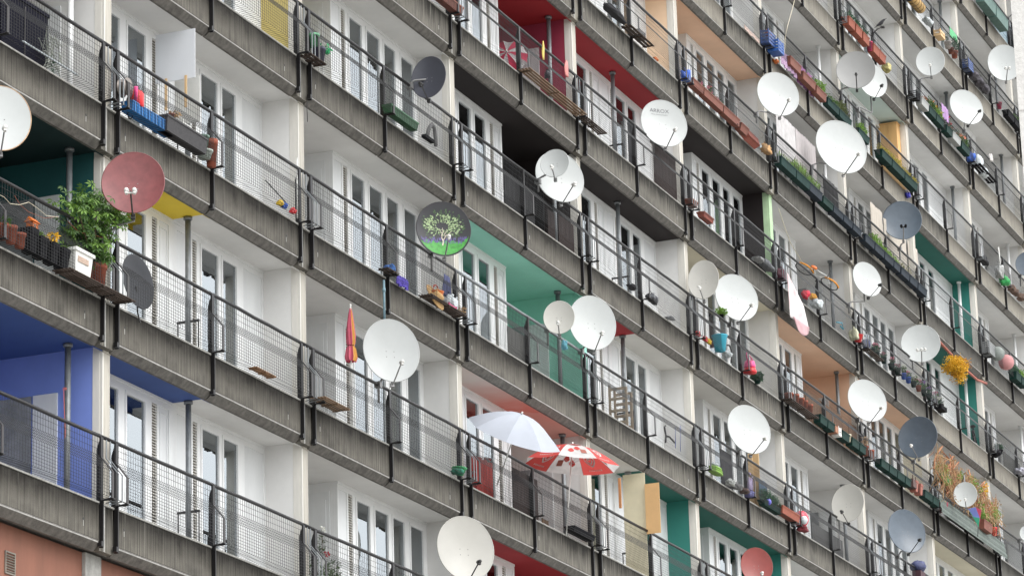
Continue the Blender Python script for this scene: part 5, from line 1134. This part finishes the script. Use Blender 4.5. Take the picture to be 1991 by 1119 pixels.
pot(8, 1856, .2, .2, TERRA, 'terracotta pot with a green plant below a green cloth', plants=dict(h=.45, seed=122, mats=LEAFB, dens=2), z=.62)
pot(8, 1849, .18, .17, TERRA2, 'brown pot left of the terracotta pot near a green cloth', z=.62)
cloth('green_cloth', 8, 1845, 1860, 1.5, 1.2, M('cloth_green', (.12, .42, .2), .9), 'light green cloth hanging on the railing near the top', 'cloth', y=-.05, over=False, folds=2)
crate(8, 1877, .5, .3, .2, M('crate_navy', (.03, .07, .22), .5), 'navy blue crate at the double post above the dark bundles', y=-.12)
for i, px in enumerate((1892, 1903, 1914)): bag(8, px, (.3, .13, .14), M('dark_bundle', (.06, .055, .065), .8, var=.6, scale=12, bump=.6), ['first of three dark bundles right of the navy crate', 'middle dark bundle in the basket near the tower', 'last dark bundle before the white dish by the tower'][i], seed=50+i, handles=False, name='bundle', cat='bundle', y=-.14, z=.60)
pot(8, 1943, .16, .2, M('magenta_pot', (.35, .02, .07), .6), 'crimson pot on the balcony beside the tower')
for i, px in enumerate((1955, 1968)): trough(8, px, px+12, BLKP, ['black trough left of a green one beside the tower', 'black trough with a little green beside the tower'][i], h=.2, d=.2, y=-.15, z=.6, plants=dict(h=.15, seed=130+i, mats=LEAF) if i else None)
# storey 9 green screens
for i, (a, c) in enumerate(((1905, 1928), (1929, 1952))): trough(9, a, c, M('corrugated_green', (.07, .14, .12), .6, var=.3), ['long green box at the very top near the tower', 'second green box at the very top near the tower'][i], h=.34, d=.3, y=-.2, z=.58)
reed(9, 1930, 1972, .66, 1.5, 'pale blue plastic screen behind the topmost railing', M('screen_blue', (.33, .45, .52), .5, var=.2), name='plastic_screen', cat='screen', y=.05)
# storey 6/5 far right
bag(6, 1943, (.22, .13, .22), M('net_white', (.42, .43, .42), .6, var=.5, scale=18, bump=.5), 'grey white sack beside the green net bag', seed=61, y=-.14)
bag(6, 1953, (.2, .13, .17), M('net_green', (.02, .30, .07), .5, var=.4, scale=16, bump=.5), 'bright green net bag in the basket near the right edge', seed=62, y=-.16, z=.56)
r = spot('stick', 6, 1946, 'white crutch standing in the basket behind the grey white sack', 'stick', z=.9); q = MB(); q.tube([(0, 0, 0), (-.1, 0, .75)], .018, 6); q.build('rod', WHITEP, r)
bag(6, 1913, (.28, .11, .1), M('black_net', (.03, .03, .035), .9), 'black bundle at the double post near the right edge', seed=63, handles=False, name='bundle', cat='bundle')
for i, px in enumerate((1967, 1975, 1985)): bag(6, px, (.16, .1, .1), M('rubbish_brown', (.22, .13, .09), .8, var=.7, scale=12), ['first brown heap of pots right of the green net bag', 'second brown heap of pots near the right edge', 'brown heap cut by the right edge'][i], seed=70+i, handles=False, name='pot_heap', cat='pots')
# lanterns storey 5 bay 8
def lantern(px, rr, m, label, z, y=-.25):
    r = spot('paper_lantern', 5, px, label, 'lantern', y, z); b = MB(); n, mm = 24, 24; vs = []
    for i in range(mm+1):
        th = math.pi*i/mm; q_ = rr*(1+.025*math.cos(i*math.pi))
        for k in range(n): vs.append((q_*math.sin(th)*math.cos(k/n*6.28318), q_*math.sin(th)*math.sin(k/n*6.28318), rr*math.cos(th)))
    b.add(vs, [(i*n+k, (i+1)*n+k, (i+1)*n+(k+1) % n, i*n+(k+1) % n) for i in range(mm) for k in range(n)], True); b.build('shade', m, r)
    b = MB(); b.tube([(0, 0, rr), (.1, .2, rr+.25)], .003, 4); b.build('string', BLKP, r)
lantern(1956, .22, M('paper_pink', (.62, .30, .30), .8, trans=.2), 'round pink paper lantern outside the railing', .84)
lantern(1939, .20, M('paper_grey', (.30, .33, .31), .8, var=.3, trans=.2), 'grey and orange paper lantern beside the pink one', .86)
crate(5, 1916, .6, .34, .24, M('crate_grey', (.22, .23, .23), .5, var=.3), 'grey slatted crate at the double post left of the paper lanterns', y=-.14, slats=7)
bag(5, 1934, (.2, .08, .16), M('mixed_cloth', (.25, .22, .35), .8, var=.6, scale=16), 'violet cloth bundle behind the grey paper lantern', seed=77, y=-.05, z=.9, handles=False, name='cloth_bundle', cat='cloth')
trough(5, 1969, 1979, DGRN, 'dark green trough with leaves right of the pink lantern', h=.22, d=.24, y=-.17, z=.6, plants=dict(h=.3, seed=141, mats=LEAFB, dens=1.5))
trough(5, 1980, 1990, DGRN, 'dark green trough cut by the right edge', h=.22, d=.24, y=-.17, z=.6, plants=dict(h=.3, seed=142, mats=LEAFL, dens=1.5))
# red rope along a parapet and the yellow bush
r = tag(empty('yellow_bush', at(1862, 710, -.35)), 'round bush of golden yellow leaves hanging outside the green loggia', 'plant'); q = MB(); rd = random.Random(12); k_ = mpp(at(1862, 710, -.3))
for i in range(26):
    c = (rd.gauss(0, .16), rd.gauss(0, .13), rd.gauss(0, .13)); leafcloud(q, c, (.2, .18, .2), 150, .045, 200+i, asp=.7, shell=.2)
q.mi = 1
for i in range(3): leafcloud(q, (rd.gauss(0, .12), rd.gauss(0, .1), rd.gauss(.02, .14)), (.22, .18, .22), 110, .04, 240+i, asp=.7, shell=.2)
q.build('foliage', [YEL, M('leaf_amber', (.50, .22, .02), .6, var=.4, scale=12, trans=.2)], r); q = MB(); q.lathe([(.08, -.12), (.12, .0), (.1, .0)], 14); q.build('pot', BLKP, r); q = MB(); q.tube([(0, 0, 0), (.05, .15, .45), (.05, .3, .75)], .005, 4); q.tube([(.1, 0, 0), (.05, .15, .45)], .005, 4); q.build('hanger', BLKP, r)
r = tag(empty('red_garland', at(1820, 650, -.06)), 'faded red rope draped along the lower edge of the parapet', 'rope'); q = MB(); q.tube([at(x, y, -.07)-Vector(r.location) for x, y in ((1808, 645), (1826, 663), (1846, 685), (1862, 700), (1882, 722), (1900, 738), (1918, 745))], .035, 7); q.build('rope', M('faded_red_rope', (.36, .12, .09), .9, var=.4, scale=16), r)
# withered vines on storey 3, bay 7
r = tag(empty('withered_vine', (along(1870, 3, .0, 1.6), -.1, V[3]+.7)), 'mass of withered tan vines hanging over the balcony around the small dish', 'plant'); rd = random.Random(17); q = MB(); st = MB(); base = Vector(r.location)
for i in range(400):
    px = rd.uniform(1818, 1938); py0 = 858+(px-1818)*.82+rd.uniform(-5, 22); ln = rd.uniform(10, 30)+rd.random()**2*55; py0 += rd.random()**1.5*55; Y = rd.uniform(-.34, .05)
    lim = 950+(px-1818)*.74; py0 = min(py0, lim-8); ln = min(ln, lim-py0+rd.uniform(0, 14))
    p0 = at(px, py0, Y)-base; p1 = img(p0+base, rd.uniform(-9, 9), ln*.5, rd.uniform(-.1, .1))-base; p2 = img(p0+base, rd.gauss(0, 11), ln, rd.uniform(-.15, .15))-base
    st.mi = 1 if rd.random() < .3 else 0; st.tube([p0, p1, p2], rd.uniform(.005, .012), 4, False)
    if rd.random() < .6: q.mi = 0; leafcloud(q, p1 if rd.random() < .5 else p2, (.10, .08, .10), 12, .055, i, asp=.5, droop=.6, shell=.1)
for i in range(14):
    px = 1818+rd.uniform(0, 115); st.mi = 1; pts = [at(px+rd.uniform(-10, 10), 862+(px-1818)*.82+k*14, -.1+rd.uniform(-.1, .05))-base for k in range(6)]; st.tube(pts, .02, 5)
st.build('dry_stems', [DRY, DRYR], r); q.build('dry_leaves', [M('dry_leaf', (.36, .26, .16), .9, var=.6, scale=4, trans=.2)], r)
G_ = MB()
for cx, cy, rr in ((1838, 925, .2), (1845, 935, .18), (1868, 925, .14), (1893, 935, .2), (1903, 950, .2), (1908, 985, .2), (1932, 992, .22), (1940, 1000, .2)): leafcloud(G_, at(cx, cy, -.28)-base, (rr, .1, rr), 80, .06, cx, shell=.1)
G_.build('green_leaves', LEAFL, r); G_ = MB(); leafcloud(G_, at(1917, 948, -.4)-base, (.12, .06, .2), 60, .05, 7, asp=.9, shell=.1); G_.build('yellow_bloom', YEL, r)
dk = MB(); dk.box(-1.6, 2.1, .12, .14, .0, 1.15); dk.build('backing_sheet', M('backing_sheet_dark', (.03, .03, .025), .95), r)  # plain dark sheet standing behind the vine stems
cor = tag(empty('corrugated_screen', (along(1822, 3, -.15, .8), -.27, V[3]+.50), (R(-10), 0, 0)), 'grey green corrugated sheet leaning along the basket below the vines', 'screen'); q = MB(); L = along(1950, 3, -.15, .8)-along(1822, 3, -.15, .8); m_ = 40
vs = [(L*i/m_, .014*math.sin(k*1.9), k*.046) for i in range(m_+1) for k in range(12)]; q.add(vs, [(i*12+k, i*12+k+1, (i+1)*12+k+1, (i+1)*12+k) for i in range(m_) for k in range(11)]); o = q.build('sheet', M('corrugated_grey_green', (.10, .125, .11), .7, .0, var=.35, scale=5), cor); md = o.modifiers.new('thick', 'SOLIDIFY'); md.thickness = .006
trough(3, 1829, 1841, M('pot_teal', (.03, .14, .11), .6), 'teal trough among the withered vines', h=.22, y=-.12, z=1.5, plants=dict(h=.3, seed=151, mats=LEAFL, dens=1.5))
r = tag(empty('pinwheel_flag', at(1884, 986, -.45)), 'small triangular flag in blue green and red below the small dish', 'flag')
for cols, m in ((((1882, 988), (1897, 985), (1905, 1006), (1893, 1004)), M('flag_blue', (.16, .2, .5), .8)), (((1882, 988), (1893, 1004), (1903, 1024)), M('flag_green', (.04, .30, .18), .8)), (((1893, 1004), (1905, 1006), (1903, 1024)), M('flag_green', (.04, .30, .18), .8)), (((1897, 985), (1908, 990), (1904, 1024), (1905, 1006)), M('flag_red', (.5, .06, .12), .8))):
    q = MB(); q.add([img(r.location, x-1884, y-986)-Vector(r.location) for x, y in cols], [tuple(range(len(cols)))]); o = q.build('flag_panel', m, r); md = o.modifiers.new('thick', 'SOLIDIFY'); md.thickness = .004
q = MB(); q.tube([img(r.location, 18, 38)-Vector(r.location), img(r.location, 17, 56)-Vector(r.location)], .01, 5); q.build('stick', BARS, r)
trough(3, 1906, 1922, TERRA2, 'brown trough with green leaves right of the small flag', h=.25, d=.24, y=-.25, z=.85, plants=dict(h=.3, seed=152, mats=LEAFL, dens=1.5))
pot(3, 1932, .2, .22, REDP, 'red pot with green leaves right of the brown trough in the vines', y=-.22, z=.95, plants=dict(h=.3, seed=153, mats=LEAF, dens=2))
# storey 3, bays 5 and 6
for i, px in enumerate((1534, 1546, 1556, 1563, 1573)): pot(3, px, .2, .25 if i else .18, TERRA, ['low terracotta pot at the double post', 'second terracotta pot in the row of five', 'middle terracotta pot in the row of five', 'fourth terracotta pot in the row of five', 'last terracotta pot left of the dark green troughs'][i], y=-.12, group='terracotta pots of the peach loggia')
for i, (a, c, m) in enumerate(((1588, 1602, DGRN), (1603, 1616, DGRN), (1631, 1645, DGRN), (1650, 1664, DGRN), (1665, 1677, DGRN), (1707, 1722, DGRN), (1723, 1738, DGRN), (1739, 1753, DGRN), (1754, 1765, DGRN))):
    trough(3, a, c, m, ['dark green trough beside the fifth terracotta pot', 'dark green trough at the middle post of the peach loggia', 'dark green trough between a white box and a cream tub', 'dark green trough right of the cream tub', 'dark green trough next to the stacked terracotta pots', 'first dark green trough right of the second peach double post', 'second dark green trough right of the peach double post', 'third dark green trough left of the middle post', 'dark green trough under the slate dish left of the brown boxes'][i], h=.19, d=.2, y=-.15, z=.61)
crate(3, 1617, .22, .22, .18, M('brown_box', (.30, .13, .07), .7), 'brown box right of the middle post of the peach loggia', y=-.14, slats=1, name='small_box', z=.64)
crate(3, 1624, .2, .22, .18, WHITEP, 'white box beside a brown box in the peach loggia basket', y=-.16, slats=2, name='small_box', z=.60)
pot(3, 1648, .18, .17, M('cream_tub', (.6, .56, .42), .6), 'cream tub between the dark green troughs', y=-.16)
pot(3, 1682, .18, .24, TERRA, 'terracotta pot at the second double post with a thin plant', y=-.12, plants=dict(h=.3, seed=160, mats=DRY))
pot(3, 1693, .18, .22, TERRA, 'rear terracotta pot right of the second double post', y=-.14)
crate(3, 1768, .3, .3, .2, M('dark_brown_box', (.08, .04, .035), .7), 'dark brown box left of two terracotta boxes', y=-.14, slats=1, name='small_box')
for i, px in enumerate((1776, 1785)): pot(3, px, .24, .27, M('terracotta_square', (.30, .10, .07), .7, var=.2), ['square terracotta planter left of its twin', 'square terracotta planter right of its twin'][i], y=-.14, square=True, z=.62)
for i, (a, c) in enumerate(((1792, 1807), (1808, 1820))): trough(3, a, c, DGRN, ['dark green trough right of the square planters', 'dark green trough touching the double post beside the vines'][i], h=.19, d=.2, y=-.13, z=.64)
bag(3, 1835, (.12, .1, .2), M('crimson_bag', (.28, .03, .06), .5, var=.5, scale=20), 'crimson bag right of the double post under the vines', seed=88, y=-.12)
# storey 3, bay 4: bucket etc.
r = spot('bucket', 3, 1400, 'sky blue bucket between two dishes and a grey hoop', 'bucket', y=-.12, z=.675); q = MB(); q.lathe([(.11, 0), (.16, .32), (.175, .33), (.175, .345), (.15, .345), (.1, .03)], 22); q.build('bucket', CYAN, r); q = MB(); q.tube([(.16*math.cos(a), .0, .33+.06*math.sin(a)) for a in [k*3.14159/8 for k in range(9)]], .006, 5); q.build('handle', GREYM, r)
r = spot('watering_can', 3, 1458, 'pink and red watering can right of the middle post', 'watering can', y=-.12, z=.66); q = MB(); q.lathe([(.14, 0), (.15, .03), (.12, .12)], 20); q.build('base', REDP, r); q = MB(); q.lathe([(.12, .121), (.13, .15), (.11, .26), (.08, .28), (.05, .28)], 20); q.build('body', PINKP, r); q = MB(); q.tube([(.1, 0, .1), (.2, 0, .2), (.2, 0, .36), (.04, 0, .40), (-.06, 0, .38), (-.06, 0, .28)], .014, 6); q.tube([(-.1, 0, .2), (-.2, 0, .36), (-.16, 0, .42)], .016, 6); q.build('handle', PINKP, r)
for px, m, lb in ((1371, REDP, 'small red toy left of a yellow one above the white pier'), (1378, YELP, 'small yellow toy left of the sky blue bucket'), (1357, REDP, 'small red lid at the double post')):
    r = spot('toy', 3, px, lb, 'toy', z=.68); q = MB(); q.blob((0, 0, .05), (.09, .05, .05), px, 10, .25); q.box(-.04, .08, -.03, .03, 0, .03); q.build('toy_body', m, r)
r = spot('hoop_stool', 3, 1415, 'grey rag with a dark metal hoop right of the sky blue bucket', 'hoop', y=-.12, z=.67); q = MB(); q.tube([(.0, 0, .26), (.12, 0, .3), (.24, 0, .22), (.25, 0, .05), (.2, 0, -.08)], .018, 6); q.build('hoop', BARS, r); q = MB(); q.blob((0, 0, .07), (.17, .08, .07), 4, 14, .2); q.build('rag', FOIL, r)
pot(3, 1472, .15, .08, DGRN, 'leafy green plant right of the pink watering can', plants=dict(h=.22, seed=171, mats=LEAFB, dens=3, leaf=.08), z=.60, y=-.05)
pot(3, 1403, .1, .1, BLKP, 'little green plant on the rail under the big white dish', plants=dict(h=.14, seed=172, mats=LEAFL, dens=3), z=1.56, y=.02)
# storey 2, bay 4 and 5
r = spot('folded_cushion', 2, 1391, 'light green folded cushion with a white cloth on top', 'cushion', y=-.12, z=.675)
for i in range(3): q = MB(); q.blob((0, 0, .03+i*.045), (.36-.03*i, .11, .03), 3+i, 20, .05); q.build('layer', M('lime_cloth', (.26, .44, .10), .9, var=.2), r)
q = MB(); q.blob((-.05, 0, .19), (.16, .07, .04), 9, 12, .25); q.build('white_cloth', FOIL, r)
for px, m, lb in ((1420, M('white_rag', (.5, .52, .5), .9, var=.4), 'white rag on the parapet right of the green cushion'), (1433, M('grey_rag2', (.2, .2, .2), .9, var=.6, scale=16), 'grey rag right of the white one'), (1446, M('brown_leather', (.10, .06, .05), .7, var=.6, scale=16), 'brown shoes heaped left of the middle post'), (1457, M('violet_rag', (.16, .16, .36), .8, var=.6, scale=16), 'violet rag under the middle post')):
    bag(2, px, (.16, .09, .07), m, lb, seed=px, handles=False, name='rag', cat='cloth', y=-.09, z=.655)
bag(2, 1459, (.07, .06, .2), M('lilac_doll', (.5, .42, .62), .8, var=.5, scale=20), 'lilac and white stuffed toy behind the middle post', seed=91, name='stuffed_toy', cat='toy', z=.8)
cloth('trousers', 2, 1472, 1491, 1.28, .80, M('denim', (.06, .10, .15), .9, var=.4, scale=18), 'blue denim trousers hanging behind the mesh', 'clothes', y=.0, over=False, folds=3, taper=.35)
r = spot('toy_ball', 2, 1492, 'small blue ball among green plants', 'ball', y=-.14, z=.68); q = MB(); q.blob((0, 0, .08), (.09, .09, .085), 1, 16, .02); q.build('ball', M('blue_violet_gloss', (.08, .08, .45), .2), r)
trough(2, 1480, 1513, DGRN, 'dark green trough with bushy plants and a blue ball', h=.12, y=-.10, z=.64, plants=dict(h=.3, seed=181, mats=LEAFB, dens=1.7))
trough(2, 1514, 1547, TERRA, 'long terracotta trough left of the red ball', h=.17, d=.2, y=-.14, z=.67)
r = spot('beach_ball', 2, 1558, 'red and white beach ball at the double post', 'ball', y=-.14, z=.66); q = MB(); q.blob((0, 0, .19), (.19, .17, .19), 1, 24, .01); q.build('ball', M('glossy_red', (.6, .03, .06), .25), r); q = MB(); q.blob((-.1, -.09, .14), (.1, .09, .1), 2, 14, .02); q.build('white_patch', FOIL, r)
bag(2, 1560, (.22, .1, .07), M('maroon_rag', (.2, .02, .03), .7, var=.5, scale=16), 'maroon rag below the beach ball', seed=93, handles=False, name='rag', cat='cloth', z=.60, y=-.12)
bag(1, 1783, (.2, .15, .22), M('navy_bag2', (.06, .07, .16), .6, var=.5, scale=12), 'big navy bag on the rail at the bottom right', seed=94, y=.1, z=1.5) if False else None
r = tag(empty('navy_sack', at(1786, 1101, -.05)), 'big navy sack standing on the railing at the bottom right', 'bag'); q = MB(); q.blob((0, 0, 0), (.24, .2, .15), 6, 16, .1); q.build('sack', M('navy_bag2', (.06, .07, .16), .6, var=.5, scale=12), r); q = MB(); q.box(-.2, .25, -.1, .12, -.4, -.12); q.build('base_box', M('dark_maroon', (.06, .02, .03), .7), r)
# storey 4, bay 7: black flower box and bicycle
bag(4, 1937, (.2, .12, .1), BLKP, 'black basket with white flowers near the right edge', seed=95, handles=False, name='hanging_basket', cat='planter', z=.62, y=-.14)
pot(4, 1943, .2, .12, BLKP, 'pot of white flowers above a black basket', plants=dict(h=.2, seed=191, mats=LEAFB, flowers=(WHF, 6), dens=3), z=.76, y=-.14)
bag(4, 1984, (.3, .16, .08), M('lilac_white_bag', (.5, .5, .58), .6, var=.3), 'pale bundle on the parapet cut by the right edge', seed=96, handles=False, name='bundle', cat='bundle', y=-.15)
def bicycle(label, loc, Mx, s, fm, tyre, seatm, fender=None):
    r = tag(empty('bicycle', loc), label, 'bicycle'); r.matrix_world = Matrix.Translation(loc) @ Mx
    for x in (-.52*s, .52*s):
        w_ = empty('wheel', (0, 0, 0), parent=r); b = MB(); b.tube([(x+.33*s*math.cos(a), 0, .33*s+.33*s*math.sin(a)) for a in [k*6.28318/28 for k in range(29)]], .02*s, 6, False); b.build('tyre', tyre, w_)
        b = MB()
        for k in range(14): a = k*6.28318/14; b.tube([(x, 0, .33*s), (x+.31*s*math.cos(a), 0, .33*s+.31*s*math.sin(a))], .002, 3, False)
        b.tube([(x, -.04, .33*s), (x, .04, .33*s)], .018*s, 6); b.build('spokes', GREYM, w_)
    b = MB(); P = dict(bb=(-.06*s, 0, .3*s), st=(-.2*s, 0, .75*s), hd=(.36*s, 0, .78*s), hb=(.40*s, 0, .62*s), rw=(-.52*s, 0, .33*s), fw=(.52*s, 0, .33*s))
    for a, c in (('bb', 'st'), ('st', 'hd'), ('bb', 'hb'), ('st', 'rw'), ('bb', 'rw'), ('hd', 'hb'), ('hb', 'fw')): b.tube([P[a], P[c]], .018*s, 6)
    b.build('frame', fm, r); b = MB(); b.tube([(.36*s, 0, .78*s), (.34*s, 0, .92*s)], .014*s, 6); b.tube([(.22*s, -.25*s, .95*s), (.34*s, -.14*s, .93*s), (.34*s, .14*s, .93*s), (.22*s, .25*s, .95*s)], .014*s, 6); b.build('handlebar', BARS, r)
    b = MB(); b.blob((-.23*s, 0, .84*s), (.13*s, .07*s, .03*s), 3, 12, .05); b.tube([(-.2*s, 0, .75*s), (-.22*s, 0, .83*s)], .014*s, 6); b.build('saddle', seatm, r)
    b = MB(); b.tube([(-.06*s, -.05*s, .3*s), (.08*s, -.06*s, .2*s)], .012*s, 5); b.box(.03*s, .13*s, -.13*s, -.06*s, .18*s, .21*s); b.tube([(-.06*s, .05*s, .3*s), (-.2*s, .06*s, .4*s)], .012*s, 5); b.box(-.25*s, -.15*s, .06*s, .13*s, .39*s, .42*s); b.build('pedals', BLKP, r)
    if fender:
        b = MB()
        for x in (.52*s, -.52*s): b.tube([(x+.37*s*math.cos(a), 0, .33*s+.37*s*math.sin(a)) for a in [.3+k*.22 for k in range(10)]], .03*s, 5)
        b.build('fender', fender, r)
    return r
# bicycle hung out over the rail: front wheel lies almost flat to the right
B0 = at(1613, 552, -.30); e1 = (RT*.84-UP*.5-FW*.10).normalized(); e2 = (-FW*.9+UP*.42+RT*.1).normalized(); e2 = (e2-e1*e2.dot(e1)).normalized(); e3 = e1.cross(e2)
e2, e3 = e1.cross(e2), e2; e2 = e3.cross(e1); MxB = Matrix(((e1.x, e2.x, e3.x), (e1.y, e2.y, e3.y), (e1.z, e2.z, e3.z))).to_4x4()
bicycle('white and orange child bicycle hung over the railing under the white ceiling', B0-e1*.35-e3*.22, MxB, .66, M('frame_white', (.7, .7, .68), .4), BLKP, ORP, M('fender_orange', (.75, .30, .03), .5))
xb = along(1905, 4, .3, 1.0)
bicycle('dark bicycle standing behind the mesh of the green loggia', (xb, .3, V[4]+.5), Matrix.Rotation(R(8), 4, 'Z') @ Matrix.Rotation(R(-8), 4, 'X'), 1.15, BARS, BLKP, BLKP)
# cords hanging in the white loggia
r = tag(empty('cord', at(1514, 405, -.02)), 'thin pale cord hanging from the ceiling edge down to the bicycle', 'cord'); q = MB(); q.tube([at(x, y, -.05)-Vector(r.location) for x, y in ((1514, 405), (1524, 436), (1537, 472), (1551, 495), (1560, 510))], .008, 5); q.build('cord', M('cream_cord', (.55, .5, .38), .7), r)
r = tag(empty('cord', at(1545, 0, -.05)), 'thin pale cord running down from the top edge to the navy crate', 'cord'); q = MB(); q.tube([at(x, y, -.1)-Vector(r.location) for x, y in ((1547, -8), (1540, 20), (1531, 52), (1526, 78), (1527, 95))], .008, 5); q.build('cord', M('cream_cord', (.55, .5, .38), .7), r)
r = tag(empty('cord', at(628, 620, 0)), 'thin dark cord dangling below the parapet beside the pier', 'cord'); q = MB(); q.tube([at(x, y, -.02)-Vector(r.location) for x, y in ((597, 198), (597, 215), (598, 232), (598, 237))], .007, 5); q.build('cord', BARS, r)

r = tag(empty('cord', at(127, 755, .44)), 'red string tied round the grey pipe in the blue loggia', 'cord'); q = MB(); rd = random.Random(2)
q.tube([img(r.location, dx, dy, .06)-Vector(r.location) for dx, dy in ((3, -2), (-2, 3), (-1, 40), (1, 80), (0, 120), (3, 150), (4, 162), (-4, 172), (7, 166), (1, 178))], .006, 4); q.tube([img(r.location, 4*math.cos(a), 2*math.sin(a), .06)-Vector(r.location) for a in range(0, 7)], .006, 4); q.build('string', M('string_red', (.55, .15, .13), .8), r)
